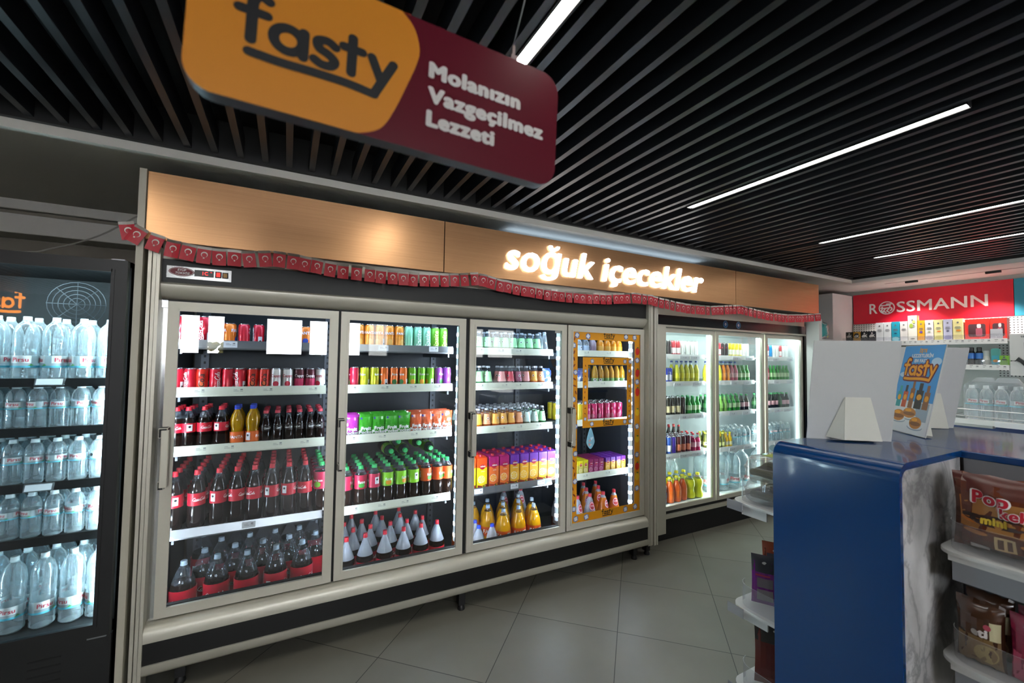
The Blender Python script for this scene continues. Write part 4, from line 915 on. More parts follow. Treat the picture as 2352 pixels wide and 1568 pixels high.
ORD = ['first', 'second', 'third', 'fourth', 'fifth', 'sixth', 'seventh', 'eighth', 'ninth', 'tenth', 'eleventh', 'twelfth', 'thirteenth', 'fourteenth', 'fifteenth']
SHN = ['top shelf', 'second shelf', 'third shelf', 'fourth shelf', 'fridge floor']
def row(items, y, z, where, shelf, side='handle', rows=1, dy=0.075, jit=0.0025, depth=None, rz=None):
    """items: (kind, x) from the handle side on; rows behind follow in the same columns"""
    for j in range(rows):
        n_ = 0
        for i, (k, x) in enumerate(items):
            if depth and j >= depth.get(k, rows): continue
            nm, cat, desc, _b, _p = PROTO[k]
            rn = 'front row' if j == 0 else ORD[j] + ' row'
            lb = '%s, %s from the %s, %s, %s, %s' % (desc, ORD[n_], side, rn, SHN[shelf], where)
            put(k, x + random.uniform(-jit, jit) * (0.3 if j == 0 else 0.6), y + j * dy + random.uniform(-jit, jit), z, lb, '%ss on the %s behind the %s' % (nm.replace('_', ' '), SHN[shelf], where), rz)
            n_ += 1
def Z(keys, xs2): return list(zip(keys.split(), xs2))
W1, W2, W3, W4 = 'cola door', 'pouch door', 'carton door', 'orange-bordered door'
# cola door
row(Z('colasl colasl colasl colasl fantasm cola cola cola cola fantasm fantasm', [-0.478, -0.435, -0.382, -0.325, -0.272, -0.208, -0.14, -0.07, -0.0, 0.088, 0.158]), 2.69, 1.60, W1, 0)
row(Z('cola cola colaz cola cola cola colaz colaz cappyw cappyw cappy cappy cappyw', [-0.484, -0.432, -0.382, -0.325, -0.272, -0.218, -0.16, -0.106, -0.05, 0.006, 0.064, 0.12, 0.172]), 2.68, 1.362, W1, 1, rows=2, jit=0.002)
row(Z('cola5 cola5 cola5 cola5 fanta5 fanta5 glass2 glass2 glass2 glass2 glass2 glass2', [-0.477, -0.43, -0.364, -0.292, -0.222, -0.152, -0.091, -0.035, 0.02, 0.072, 0.125, 0.178]), 2.68, 1.072, W1, 2, rows=4, depth={'fanta5': 2, 'cola5': 3})
row(Z('cola1 cola1 cola1 cola1 cola1 cola1 cola1 cola1 fuz', [-0.478, -0.387, -0.293, -0.214, -0.134, -0.052, 0.03, 0.111, 0.195]), 2.70, 0.667, W1, 3, rows=5, dy=0.088, jit=0.002)
def stag(kind, pts, where, z, side='handle'):
    """bottles standing on the fridge floor, front ones first"""
    pts = sorted(pts, key=lambda p: p[1]); rows_ = []
    for p in pts:
        if rows_ and p[1] - rows_[-1][0][1] < 0.05: rows_[-1].append(p)
        else: rows_.append([p])
    for j, r_ in enumerate(rows_):
        for i, p in enumerate(sorted(r_)):
            k = p[2] if len(p) > 2 else kind
            nm, cat, desc, _b, _p = PROTO[k]
            lb = '%s, %s from the %s, %s, fridge floor, %s' % (desc, ORD[i], side, 'front row' if j == 0 else ORD[j] + ' row', where)
            put(k, p[0], p[1], z, lb, rz=random.uniform(-0.3, 0.4) if k in ('tri', 'trc') else None, group='%ss on the fridge floor behind the %s' % (nm.replace('_', ' '), where))
FZ = 0.158
stag('cola25', [(-0.43, 2.72), (-0.29, 2.73), (-0.155, 2.715), (-0.02, 2.72), (0.11, 2.73), (-0.36, 2.84), (-0.222, 2.845), (-0.088, 2.84), (0.045, 2.845), (0.185, 2.835), (-0.3, 2.975), (-0.16, 2.97), (-0.03, 2.975), (0.1, 2.965), (-0.4, 3.09), (-0.24, 3.1), (-0.1, 3.1), (0.05, 3.1), (0.18, 3.09)], W1, FZ)
# pouch door
row(Z('fantasl fantasl fantasl fantasl fantasl fantasl spritel spritel spritel spritey spritey sprited sprited', [0.319, 0.379, 0.438, 0.497, 0.557, 0.617, 0.676, 0.735, 0.792, 0.848, 0.905]), 2.69, 1.60, W2, 0)
row(Z('tear tear teay teay teao teao teao teag teag teag teap teap teap', [0.30, 0.357, 0.415, 0.472, 0.53, 0.588, 0.645, 0.702, 0.76, 0.817, 0.874, 0.93]), 2.68, 1.362, W2, 1)
row(Z('pom pog pog pog pog por por por por', [0.35, 0.43, 0.506, 0.582, 0.655, 0.735, 0.802, 0.866, 0.932]), 2.68, 1.075, W2, 2, rows=3, dy=0.055, jit=0.002, rz=0.0)
row(Z('ftr ftr ftr ftg ftg ftg fto fto fto', [0.328, 0.41, 0.487, 0.567, 0.646, 0.725, 0.805, 0.882, 0.945]), 2.68, 0.667, W2, 3, rows=5, dy=0.08, depth={'fto': 4}, jit=0.001)
for i, (x, z) in enumerate(((0.60, 0.945), (0.69, 0.945), (0.645, 1.005), (0.78, 0.985), (0.86, 0.945))):
    put('ftg', x, 3.02, z, 'lime iced tea bottle lying cap-forward on the standing ones, %s along, pouch door' % ORD[i], 'lying iced tea bottles behind the pouch door', rot=(PI / 2, random.uniform(0, 3), 0.04))
stag('colac', [(0.345, 2.72), (0.455, 2.735), (0.57, 2.73), (0.685, 2.73), (0.80, 2.74), (0.91, 2.75), (0.40, 2.85), (0.505, 2.86), (0.63, 2.86), (0.737, 2.855), (0.845, 2.87), (0.36, 2.97), (0.47, 2.975), (0.60, 2.98), (0.72, 2.975), (0.83, 2.99), (0.42, 3.09), (0.58, 3.1), (0.74, 3.1), (0.955, 2.9, 'fantas')], W2, FZ)
# carton door
row(Z('sg sg sg sg sg sg sg sg sg sclear', [1.10, 1.163, 1.228, 1.295, 1.362, 1.43, 1.497, 1.562, 1.628, 1.69]), 2.69, 1.60, W3, 0, rows=2, dy=0.066, depth={})
row(Z('sg sg sg spk sr sp spk so spe', [1.10, 1.165, 1.23, 1.335, 1.402, 1.465, 1.53, 1.595, 1.655]), 2.68, 1.362, W3, 1, rows=2, dy=0.07, depth={})
put('ice', 1.715, 2.70, 1.362, 'crumpled blue bag at the far end of the second shelf, carton door', None, rz=0.6)
row(Z('sw syl spe so so so spe sw sw sg', [1.10, 1.16, 1.225, 1.29, 1.352, 1.415, 1.478, 1.542, 1.608, 1.67]), 2.68, 1.072, W3, 2, rows=5, dy=0.066)
row(Z('dle dle dap dap dpo dpo dpo dpo dpo', [1.105, 1.187, 1.275, 1.355, 1.435, 1.513, 1.591, 1.668, 1.742]), 2.685, 0.667, W3, 3, rows=3, dy=0.076, jit=0.003, rz=0.0)
stag('fantab', [(1.395, 2.74), (1.52, 2.745), (1.645, 2.74), (1.70, 2.86), (1.33, 2.86), (1.455, 2.865), (1.585, 2.865), (1.38, 2.98), (1.51, 2.98), (1.645, 2.98), (1.26, 2.97), (1.19, 2.70, 'fantas'), (1.285, 2.69, 'fantas'), (1.11, 2.79, 'fantas'), (1.205, 2.80, 'fantas'), (1.115, 2.90, 'fantas'), (1.735, 3.10, 'trc'), (1.59, 3.12, 'trc')], W3, FZ)
# orange-bordered door
row(Z('clrb clrb clrb purb ojb ojb ojb ojb', [1.935, 2.0, 2.07, 2.142, 2.215, 2.285, 2.35, 2.41]), 2.69, 1.60, W4, 0)
put('ice', 1.985, 2.70, 1.362, 'blue and white ice bag on the second shelf, behind the orange-bordered door', 'ice bags behind the orange-bordered door', rz=0.0)
put('ice', 2.085, 2.72, 1.362, 'blue and white ice bag beside the amber bottles, behind the orange-bordered door', 'ice bags behind the orange-bordered door', rz=0.2)
row(Z('amber amber amber amber amber amber', [2.16, 2.215, 2.27, 2.325, 2.38, 2.435]), 2.68, 1.362, W4, 1, rows=2)
row(Z('gold gold gold pink pink pink pink pink pink', [1.88, 1.945, 2.01, 2.08, 2.145, 2.21, 2.275, 2.34, 2.405]), 2.68, 1.072, W4, 2, rows=4, dy=0.065)
row(Z('kye kye kye kma kma kma kpu kpu kpu kpu', [1.955, 2.005, 2.055, 2.105, 2.155, 2.205, 2.27, 2.325, 2.38, 2.43]), 2.665, 0.667, W4, 3, rows=5, dy=0.04, jit=0.002, rz=0.0)
stag('tri', [(2.03, 2.72, 'trc'), (2.155, 2.725, 'trc'), (2.285, 2.72, 'tri'), (2.405, 2.73, 'tri'), (1.96, 2.85, 'trc'), (2.10, 2.85, 'trc'), (2.22, 2.855, 'tri'), (2.35, 2.86, 'tri'), (2.03, 2.98, 'trc'), (2.16, 2.98, 'trc'), (2.29, 2.985, 'tri'), (2.42, 2.985, 'tri')], W4, FZ)
# bright fridge
V1, V2, V3 = 'energy-drink door', 'glass-bottle door', 'last far door'
row(Z('ecan ecan ecan rcan rcan pcan pcan pcan wcan', [2.99, 3.05, 3.11, 3.17, 3.23, 3.29, 3.35, 3.41, 3.47]), 2.80, 1.60, V1, 0, 'pillar')
row(Z('bull bull lem lem lem lem lem', [3.07, 3.125, 3.22, 3.285, 3.35, 3.415, 3.48]), 2.80, 1.352, V1, 1, 'pillar', rows=2, dy=0.06)
row(Z('cyan blcan bkcan bkcan bkcan brcan grn grn grn', [2.97, 3.03, 3.1, 3.165, 3.23, 3.295, 3.375, 3.44, 3.5]), 2.80, 1.05, V1, 2, 'pillar', rows=3, dy=0.06)
row(Z('lcan lcan lcan vcan dcan dcan dcan ppk ppk', [2.98, 3.045, 3.11, 3.17, 3.235, 3.3, 3.365, 3.44, 3.5]), 2.80, 0.70, V1, 3, 'pillar', rows=3, dy=0.065)
row(Z('cid cid cid cid cid cid', [3.15, 3.22, 3.29, 3.36, 3.43, 3.5]), 3.02, 0.70, V1, 3, 'pillar', rows=2, dy=0.065)
stag('yeb', [(3.03, 2.80, 'pow'), (3.125, 2.80, 'orb'), (3.215, 2.80, 'orb'), (3.305, 2.81, 'orb'), (3.4, 2.81), (3.50, 2.80), (3.06, 2.92, 'orb'), (3.16, 2.92, 'orb'), (3.26, 2.92), (3.36, 2.93), (3.46, 2.93), (3.02, 3.04), (3.14, 3.05), (3.26, 3.05), (3.37, 3.06, 'w1'), (3.48, 3.06, 'w1'), (3.3, 3.18, 'w1'), (3.43, 3.18, 'w1')], V1, 0.266, 'pillar')
row(Z('rcan rcan rcan ecan ecan ycan ycan ycan ycan wcan wcan', [3.70, 3.755, 3.81, 3.865, 3.92, 3.975, 4.03, 4.085, 4.14, 4.195, 4.25]), 2.80, 1.60, V2, 0, 'pillar')
row(Z('lem lem lem org org pnk pnk grn grn grn', [3.70, 3.76, 3.82, 3.885, 3.945, 4.01, 4.07, 4.135, 4.2, 4.26]), 2.80, 1.352, V2, 1, 'pillar', rows=2, dy=0.06)
row(Z('dgr lgr lgr lgr grn grn grn blk blk', [3.70, 3.77, 3.835, 3.90, 3.965, 4.03, 4.1, 4.175, 4.25]), 2.80, 1.05, V2, 2, 'pillar', rows=3, dy=0.06)
row(Z('jg jg jg jg jy jy w5 w5 w5 w5', [3.70, 3.755, 3.81, 3.865, 3.92, 3.975, 4.05, 4.12, 4.19, 4.26]), 2.80, 0.70, V2, 3, 'pillar', rows=3, dy=0.066)
stag('jug', [(3.75, 2.85), (3.92, 2.86), (4.09, 2.85), (4.25, 2.86), (3.83, 3.02), (4.0, 3.02), (4.17, 3.02)], V2, 0.266, 'pillar')
row(Z('ycan rcan rcan ccan wcan wcan rcan wcan wcan', [4.48, 4.54, 4.6, 4.66, 4.72, 4.78, 4.84, 4.9, 4.96]), 2.80, 1.60, V3, 0, 'pillar')
row(Z('pnk pnk pnk grn grn grn grn grn grn', [4.48, 4.54, 4.605, 4.67, 4.73, 4.795, 4.855, 4.915, 4.975]), 2.80, 1.352, V3, 1, 'pillar')
row(Z('dgr blk blk blk blk dgr blk blk', [4.48, 4.55, 4.62, 4.69, 4.76, 4.83, 4.9, 4.97]), 2.80, 1.05, V3, 2, 'pillar', rows=2, dy=0.06)
row(Z('w5 w5 w5 w5 w5 w5 w5', [4.49, 4.57, 4.65, 4.73, 4.81, 4.89, 4.97]), 2.80, 0.70, V3, 3, 'pillar', rows=2, dy=0.07)
stag('jug', [(4.52, 2.85), (4.7, 2.86), (4.88, 2.85)], V3, 0.266, 'pillar')
# black cooler, counted from the cream panel
CN = 'black cooler'
def crow(k, xs2, y, z, sh, rows, dy):
    row([(k, x) for x in sorted(xs2, reverse=True)], y, z, CN, sh, 'cream panel', rows=rows, dy=dy, jit=0.002)
crow('w15', [-1.24, -1.152, -1.064, -0.976, -0.888, -0.80, -0.712], 2.55, 1.428, 0, 2, 0.095)
crow('w5', [-1.195, -1.13, -1.062, -0.995, -0.93, -0.862, -0.795, -0.727], 2.545, 1.225, 1, 2, 0.07)
crow('w5', [-1.195, -1.13, -1.062, -0.995, -0.93, -0.862, -0.795, -0.727], 2.545, 0.998, 2, 3, 0.07)
crow('w5', [-1.195, -1.13, -1.062, -0.995, -0.93, -0.862, -0.795, -0.727], 2.545, 0.775, 3, 4, 0.07)
crow('w1', [-1.25, -1.155, -1.06, -0.97, -0.88, -0.79, -0.706], 2.545, 0.403, 4, 3, 0.10)

# ------------------------------------------------------------------ shop island: blue end block, gondola, shelves
BLUE = P('blue_laminate', '013a72', 0.22, 0, 0.5)
MARB = P('white_marble', 'd2d0ce', 0.35)
n, l = nodes(MARB)
tc = n.new('ShaderNodeTexCoord'); n1 = n.new('ShaderNodeTexNoise'); n2 = n.new('ShaderNodeTexNoise'); rp = n.new('ShaderNodeValToRGB'); r2 = n.new('ShaderNodeValToRGB'); mm = n.new('ShaderNodeMix')
mp = n.new('ShaderNodeMapping'); mp.inputs['Scale'].default_value = (1.0, 1.0, 0.75); mp.inputs['Rotation'].default_value = (0.0, 0.35, 0.0)
n1.inputs['Scale'].default_value = 5.0; n1.inputs['Detail'].default_value = 9; n1.inputs['Roughness'].default_value = 0.62; n1.inputs['Distortion'].default_value = 0.7
n2.inputs['Scale'].default_value = 3.5; n2.inputs['Detail'].default_value = 5
rp.color_ramp.elements[0].position = 0.44; rp.color_ramp.elements[0].color = (1, 1, 1, 1); rp.color_ramp.elements[1].position = 0.56; rp.color_ramp.elements[1].color = (1, 1, 1, 1)
e = rp.color_ramp.elements.new(0.5); e.color = (0.30, 0.30, 0.31, 1)
r2.color_ramp.elements[0].position = 0.35; r2.color_ramp.elements[0].color = lin('8e8d8c'); r2.color_ramp.elements[1].position = 0.6; r2.color_ramp.elements[1].color = lin('d6d4d2')
mm.data_type = 'RGBA'; mm.blend_type = 'MULTIPLY'; mm.inputs[0].default_value = 0.7
l.new(tc.outputs['Object'], mp.inputs[0]); l.new(mp.outputs[0], n1.inputs['Vector']); l.new(mp.outputs[0], n2.inputs['Vector']); l.new(n1.outputs['Fac'], rp.inputs[0]); l.new(n2.outputs['Fac'], r2.inputs[0])
l.new(r2.outputs[0], mm.inputs[6]); l.new(rp.outputs[0], mm.inputs[7]); l.new(mm.outputs[2], n['Principled BSDF'].inputs['Base Color'])
BX0, BX1, BY0, BY1, BZ = 1.90, 2.46, 0.70, 1.125, 1.20
blk = tag(empty('counter_block', (2.18, 0.91, 0)), 'waist-high blue end block with rounded edge and white marble side', 'counter')
rad = 0.062
outer = [(BX0, 0.0)] + [(BX0 + rad - rad * math.cos(math.radians(t)), BZ - rad + rad * math.sin(math.radians(t))) for t in range(0, 91, 9)] + [(BX1, BZ)]
inner = [(BX1, BZ - 0.025)] + [(BX0 + rad + 0.0 - (rad - 0.02) * math.cos(math.radians(t)), BZ - rad + (rad - 0.025) * math.sin(math.radians(t))) for t in range(90, -1, -9)] + [(BX0 + 0.02, 0.0)]
m = MB(); N_ = len(outer)
for y, fl_ in ((BY0 - 0.006, 0), (BY1 + 0.006, 1)):
    for k in range(N_ - 1):
        q = [(outer[k][0], y, outer[k][1]), (outer[k + 1][0], y, outer[k + 1][1]), (inner[N_ - 2 - k][0], y, inner[N_ - 2 - k][1]), (inner[N_ - 1 - k][0], y, inner[N_ - 1 - k][1])]
        m.poly(q if fl_ == 0 else q[::-1])
loop = outer + inner
for k in range(len(loop)):
    a, b_ = loop[k], loop[(k + 1) % len(loop)]
    m.poly([(a[0], BY0 - 0.006, a[1]), (a[0], BY1 + 0.006, a[1]), (b_[0], BY1 + 0.006, b_[1]), (b_[0], BY0 - 0.006, b_[1])])
part(m, 'blue_cladding', BLUE, blk, smooth=50)
part(MB().box(BX0 + 0.021, BX1, BY0, BY1, 0, BZ - 0.026), 'marble_core', MARB, blk, smooth=0)
gd = tag(empty('shop_gondola', (2.9, 0.6, 0)), 'long blue-topped shop island with white shelves on both sides of the blue block', 'gondola')
part(MB().box(2.462, 3.36, -1.4, 1.13, BZ - 0.03, BZ), 'worktop', BLUE, gd, smooth=0, bev=0.004)
part(MB().box(2.47, 3.34, -1.38, 1.12, 0, BZ - 0.03).box(2.47, 3.34, 1.12, 1.375, 0, 1.02), 'core', P('gondola_core', '3a3a3c', 0.6), gd, smooth=0)
part(MB().box(2.463, 2.47, -1.38, 0.69, BZ - 0.12, BZ - 0.03), 'header', P('gondola_grey', '76767a', 0.5), gd, smooth=0)
SHW = P('shelf_white', 'd5d5d3', 0.4)
def tray(x0, y0, y1, z, name='shelf', fence=0.10, far=True, near=False, holder=None, rail=True):
    """white shelf tray fixed to the gondola at x = 2.47, rounded at its free corner, with a clear fence"""
    r = 0.07
    pts = [(2.47, y0)] + ([(x0 + r - r * math.sin(math.radians(t)), y0 + r - r * math.cos(math.radians(t))) for t in range(0, 91, 15)] if near else [(x0, y0)]) \
        + ([(x0 + r - r * math.cos(math.radians(t)), y1 - r + r * math.sin(math.radians(t))) for t in range(0, 91, 15)] if far else [(x0, y1)]) + [(2.47, y1)]
    s = part(MB().prism(pts[::-1], lambda x, y, d: (x, y, d), z - 0.012, z, 0), name, SHW, gd, smooth=0)
    MB().box(x0 + 0.028, x0 + 0.036, y0 + 0.05, y1 - 0.05, z - 0.062, z - 0.012).box(x0 + 0.036, 2.47, y0 + 0.05, y1 - 0.05, z - 0.03, z - 0.012).build('support', SHW, s, smooth=0).location = [-c for c in (0, 0, 0)]
    e_ = pts[1:-1]; f_ = MB()
    for a, b_ in zip(e_, e_[1:]):
        i1 = lambda p: (p[0] + 0.022, p[1] + (0.012 if p[1] < (y0 + y1) / 2 else -0.022))
        A, B = i1(a), i1(b_); d = Vector((B[0] - A[0], B[1] - A[1])); nn = Vector((d.y, -d.x)).normalized() * 0.0015
        f_.poly([(A[0], A[1], z + 0.001), (B[0], B[1], z + 0.001), (B[0], B[1], z + fence), (A[0], A[1], z + fence)])
        f_.poly([(A[0] + nn.x, A[1] + nn.y, z + fence), (B[0] + nn.x, B[1] + nn.y, z + fence), (B[0], B[1], z + fence), (A[0], A[1], z + fence)], 1)
    f_.build('clear_fence', [ACRYL, P('fence_rim', 'c4c4c8', 0.2)], s, smooth=0)
    if rail:
        h_ = MB()
        for yy in ((y1 - 0.05,) if far else (y0 + 0.06,)):
            h_.box(x0 - 0.012, x0 - 0.009, yy - 0.03, yy + 0.05, z - 0.04, z + 0.004)
        h_.build('price_holder', clear('grey_acrylic', (0.7, 0.7, 0.72), 0.05, 1.5, 0.35, (0.6, 0.6, 0.64)), s, smooth=0)
    return s
for z in (0.88, 0.39, 0.02):
    tray(1.935, 1.15, 1.37, z)
for z in (0.888, 0.508, 0.12):
    s = tray(2.10, -1.3, 0.672, z, near=False, far=True, rail=False)
    MB().box(2.118, 2.123, -1.3, 0.63, z - 0.10, z - 0.035).build('price_strip', P('strip_grey', '83868c', 0.35), s, smooth=0)
    MB().box(2.116, 2.13, -1.3, 0.64, z - 0.034, z - 0.012).build('shelf_lip', SHW, s, smooth=0)

# goods on the island shelves
def clam(x, y, z, lb):
    c_ = tag(empty('salad_box', (x, y, z)), lb, 'food box', 'clear boxes stacked on the top island shelf')
    cp_ = clear('box_film', (0.86, 0.86, 0.85), 0.06, 1.6, 0.08, (0.9, 0.9, 0.88), 0.35)
    w, d_, h = 0.15, 0.083, 0.10
    m = MB(); N = 10
    pr = [(0.88, 0.0), (0.98, 0.012), (1.0, 0.052), (1.03, 0.055), (1.03, 0.06), (0.98, 0.063), (0.92, 0.095), (0.8, 0.104)]
    base_ = rrect(-w, w, -d_, d_, 0.04, 4); i = 0
    for k, zz in pr: m.v += [(px * k + 0.003 * math.sin(px * 90 + zz * 200), py * k, zz) for px, py in base_]
    nb = len(base_)
    for j in range(len(pr) - 1):
        for k in range(nb): m.f.append((j * nb + k, j * nb + (k + 1) % nb, (j + 1) * nb + (k + 1) % nb, (j + 1) * nb + k)); m.m.append(0)
    m.f.append(tuple(reversed(range(nb)))); m.m.append(0); m.f.append(tuple((len(pr) - 1) * nb + k for k in range(nb))); m.m.append(0)
    m.build('lid', cp_, c_, smooth=40)
    f_ = MB()
    for k in range(7):
        a = random.uniform(-0.5, 0.5)
        pts = [(-w * 0.75 + k * 0.035, -0.05, 0.03), (-w * 0.75 + k * 0.035 + a * 0.04, 0.0, 0.036 + 0.015 * (k % 3)), (-w * 0.75 + k * 0.035, 0.05, 0.03)]
        f_.tube(curve(pts, 4), 0.016, 8, k % 2)
    f_.build('filling', [P('olive_food', '4f4a28', 0.6), P('dark_food', '3a3226', 0.6)], c_)
    MB().poly([(-0.06, -0.03, 0.1055), (0.1, -0.05, 0.1055), (0.11, 0.03, 0.1055), (-0.05, 0.04, 0.1055)]).build('label', P('lime_label', '9aa838', 0.4), c_, smooth=0)
clam(2.13, 1.25, 0.883, 'clear box of dark green food, lower of the stack beside the blue block')
clam(2.13, 1.25, 0.988, 'clear box of dark green food with a lime label, on top of the stack')
def pack(x, y, z, rz, lb, grp, top, low, h=0.21, w=0.10, win=True, lean=0.0, name='snack_pack'):
    tx = [('q', top, -w / 2, w / 2, h * 0.66, h), ('e', 'd8d4d0', 0, h * 0.86, 0.012, 0.006)]
    if win: tx += [('q', '6a6066', -w * 0.3, w * 0.3, h * 0.36, h * 0.55), ('q', '7c7276', -w * 0.3, w * 0.3, h * 0.1, h * 0.32), ('q', 'a82c48', -w * 0.36, w * 0.2, h * 0.59, h * 0.62)]
    o = link(name, pouch_mesh(w, h, 0.035, low, tx)); o.location = (x, y, z); o.rotation_euler = (lean, 0, rz); tag(o, lb, 'snack pack', grp); return o
for k, (x, y) in enumerate(((2.06, 1.27), (2.13, 1.235), (2.21, 1.20))):
    pack(x, y, 0.393, -1.0, 'purple and black snack pack on the lower tray, %s from its rounded corner' % ORD[k], 'purple snack packs on the lower tray', '2a2a32', '6a1c74', 0.23, 0.115)
pack(2.18, 1.29, 0.393, -1.0, 'rust-topped snack pack standing behind the purple ones', None, '8a3c18', '5a2a1c', 0.26, 0.115, False)
pack(2.09, 1.24, 0.023, -0.9, 'big dark red and grey snack pack on the lowest tray', None, '34302e', '5c1c18', 0.30, 0.18, False)

# cake bags on the near shelves (they face -X)
def cake(y, z, lb, kind, grp=None, x=2.22):
    if kind == 'big':
        tx = [('q', '5a2014', -0.15, 0.15, 0.205, 0.27), ('q', 'b0763c', -0.125, 0.13, 0.085, 0.19), ('e', 'd07828', -0.085, 0.115, 0.04, 0.010), ('e', '2e1610', -0.085, 0.127, 0.034, 0.012), ('e', 'd07828', 0.075, 0.06, 0.045, 0.010), ('e', 'c87830', -0.08, 0.075, 0.035, 0.008), ('e', '3a1a12', -0.02, 0.122, 0.075, 0.02), ('q', 'c8a878', -0.03, 0.02, 0.03, 0.075), ('q', '5a3a28', -0.022, -0.008, 0.036, 0.068), ('q', '5a3a28', 0.0, 0.012, 0.036, 0.068), ('q', 'd8d2cc', -0.095, -0.045, 0.018, 0.03),
              ('t', 'e8e4e0', 'Pop', -0.04, 0.178, 0.058, 0.1), ('t', 'b8142c', 'Pop', -0.04, 0.178, 0.058, 0.045), ('t', 'e8e4e0', 'kek', 0.02, 0.143, 0.046, 0.1), ('t', 'b8142c', 'kek', 0.02, 0.143, 0.046, 0.045), ('t', 'd8b83c', 'mini', -0.03, 0.112, 0.036, 0.06)]
        me = pouch_mesh(0.30, 0.265, 0.14, '6a3420', tx, 10, crimp=0.003)
    else:
        c1, c2, c3 = {'brown': ('4c3020', '7c6038', 'a08850'), 'pink': ('8c2040', 'c04868', 'd08090')}[kind]
        tx = [('q', c2, -0.055, 0.055, 0.0, 0.10), ('e', c3, 0.02, 0.05, 0.03, 0.03), ('q', 'd0c8a0', 0.03, 0.055, 0.1, 0.16), ('t', 'd8d0cc', 'eti', 0.005, 0.105, 0.036, 0.07), ('q', c1, -0.06, 0.06, 0.17, 0.21), ('e', 'b84c5c', 0.025, 0.14, 0.01, 0.01)]
        me = pouch_mesh(0.122, 0.215, 0.07, c1, tx, 8, crimp=0.003)
    o = link('cake_bag', me); o.location = (x, y, z + 0.004); o.rotation_euler = (0, 0, -PI / 2)
    return tag(o, lb, 'snack bag', grp)
cake(0.503, 0.89, 'big glossy brown bag of mini cakes on the upper near shelf', 'big', x=2.215)
cake(0.19, 0.89, 'second big brown cake bag on the upper near shelf, nearly out of view', 'big', x=2.215)
cake(0.578, 0.51, 'brown and gold cake bag on the lower near shelf', 'brown', x=2.175)
cake(0.448, 0.51, 'pink cake bag on the lower near shelf', 'pink', x=2.175)
cake(0.578, 0.51, 'dark brown cake bag behind the brown and gold one', 'brown', x=2.27)
cake(0.448, 0.51, 'dark pink cake bag behind the pink one', 'pink', x=2.26)

# display cards on the blue top
def card(cx, cy_, yaw, tilt, w, h, lb, ad=False, roll=0.0):
    o = tag(empty('display_card', (cx, cy_, BZ + 0.002)), lb, 'display card')
    o.rotation_euler = (tilt, roll, yaw)
    MB().box(-w / 2, w / 2, -0.004, 0.0, 0, h).build('board', WHITEB, o, smooth=0)
    s_ = 1 if ad else -1                 # strut on the side away from the picture
    m = MB(); y0 = 0.0 if ad else -0.004
    t0 = 0.20
    a = [(-0.055, 0.0), (-0.012, t0), (0.06, t0), (0.095, 0.02)]
    pk = lambda x, z, o_: (x, y0 + s_ * o_, z)
    m.poly([pk(-0.03, t0, 0.002), pk(0.07, t0, 0.002), pk(0.105, 0.015, 0.05), pk(-0.045, 0.015, 0.05)], 0)
    m.poly([pk(-0.03, t0, 0.002), pk(-0.045, 0.015, 0.05), pk(-0.095, 0.012, 0.002)], 0)
    m.poly([pk(0.07, t0, 0.002), pk(0.11, 0.012, 0.002), pk(0.105, 0.015, 0.05)], 0)
    b2 = m.build('strut', P('strut_cream', 'd2cfc2', 0.6), o, smooth=0)
    sm = b2.modifiers.new('thick', 'SOLIDIFY'); sm.thickness = 0.002
    return o
card(2.286, 1.018, -0.667, 0.175, 0.344, 0.456, 'blank white back of a display card with a cream strut, on the blue top')
card(3.15, 1.06, -0.667, 0.26, 0.33, 0.456, 'blank white card half hidden behind the poster card')
ad = card(2.778, 0.985, -2.312, -0.21, 0.30, 0.455, 'display card with a blue sky poster of drinks and pastries', ad=True)
ad['label'] = 'display card with a blue sky poster of drinks and pastries'
# poster on the card: it lies on the card's local -Y side
pm_ = [P('poster_sky', '4a9ad8', 0.4), P('poster_cloud', 'b8d4e8', 0.4), P('poster_maroon', '6a2438', 0.4), P('poster_yellow', 'e8a02c', 0.4), P('poster_white', 'e0e4e6', 0.4), P('poster_brown', '8a5a38', 0.4), P('poster_teal', '3a9a9c', 0.4), P('poster_red', 'c0502c', 0.4), P('poster_black', '242024', 0.4), P('poster_grey', '9aaab8', 0.4), P('poster_crust', 'c08040', 0.4)]
m = MB(); yb = -0.0045
m.add2d(([(-0.148, 0.002), (0.148, 0.002), (0.148, 0.453), (-0.148, 0.453)], [(0, 1, 2, 3)]), front(0, 0, yb), 0)
def pb(x, z, rx, rz, mi, e, n=16): m.add2d(([(rx * math.cos(2 * PI * t / n), rz * math.sin(2 * PI * t / n)) for t in range(n)], [tuple(range(n))]), front(x, z, yb - 0.0002 * e), mi)
def pq(x0, x1, z0, z1, mi, e): m.add2d(([(x0, z0), (x1, z0), (x1, z1), (x0, z1)], [(0, 1, 2, 3)]), front(0, 0, yb - 0.0002 * e), mi)
pb(0.11, 0.37, 0.035, 0.02, 1, 1); pb(0.09, 0.35, 0.03, 0.014, 1, 1.5); pb(-0.1, 0.30, 0.045, 0.015, 1, 1)
pq(-0.148, 0.148, 0.002, 0.165, 4, 1); pq(0.04, 0.13, 0.07, 0.16, 9, 2)
for s_, z, k, mi in (('İŞTE', 0.418, 0.024, 3), ('LEZZETLERİN', 0.392, 0.024, 4), ('EN FASTI', 0.366, 0.024, 4)):
    m.add2d(text2d(s_, 0.05), front(0.0, z, yb - 0.0008, k), mi)
m.add2d(strokes(FASTY, 0.62), front(0.0, 0.30, yb - 0.0006, 0.046), 2); m.add2d(strokes(FASTY, 0.3), front(0.0, 0.30, yb - 0.0014, 0.046), 3)
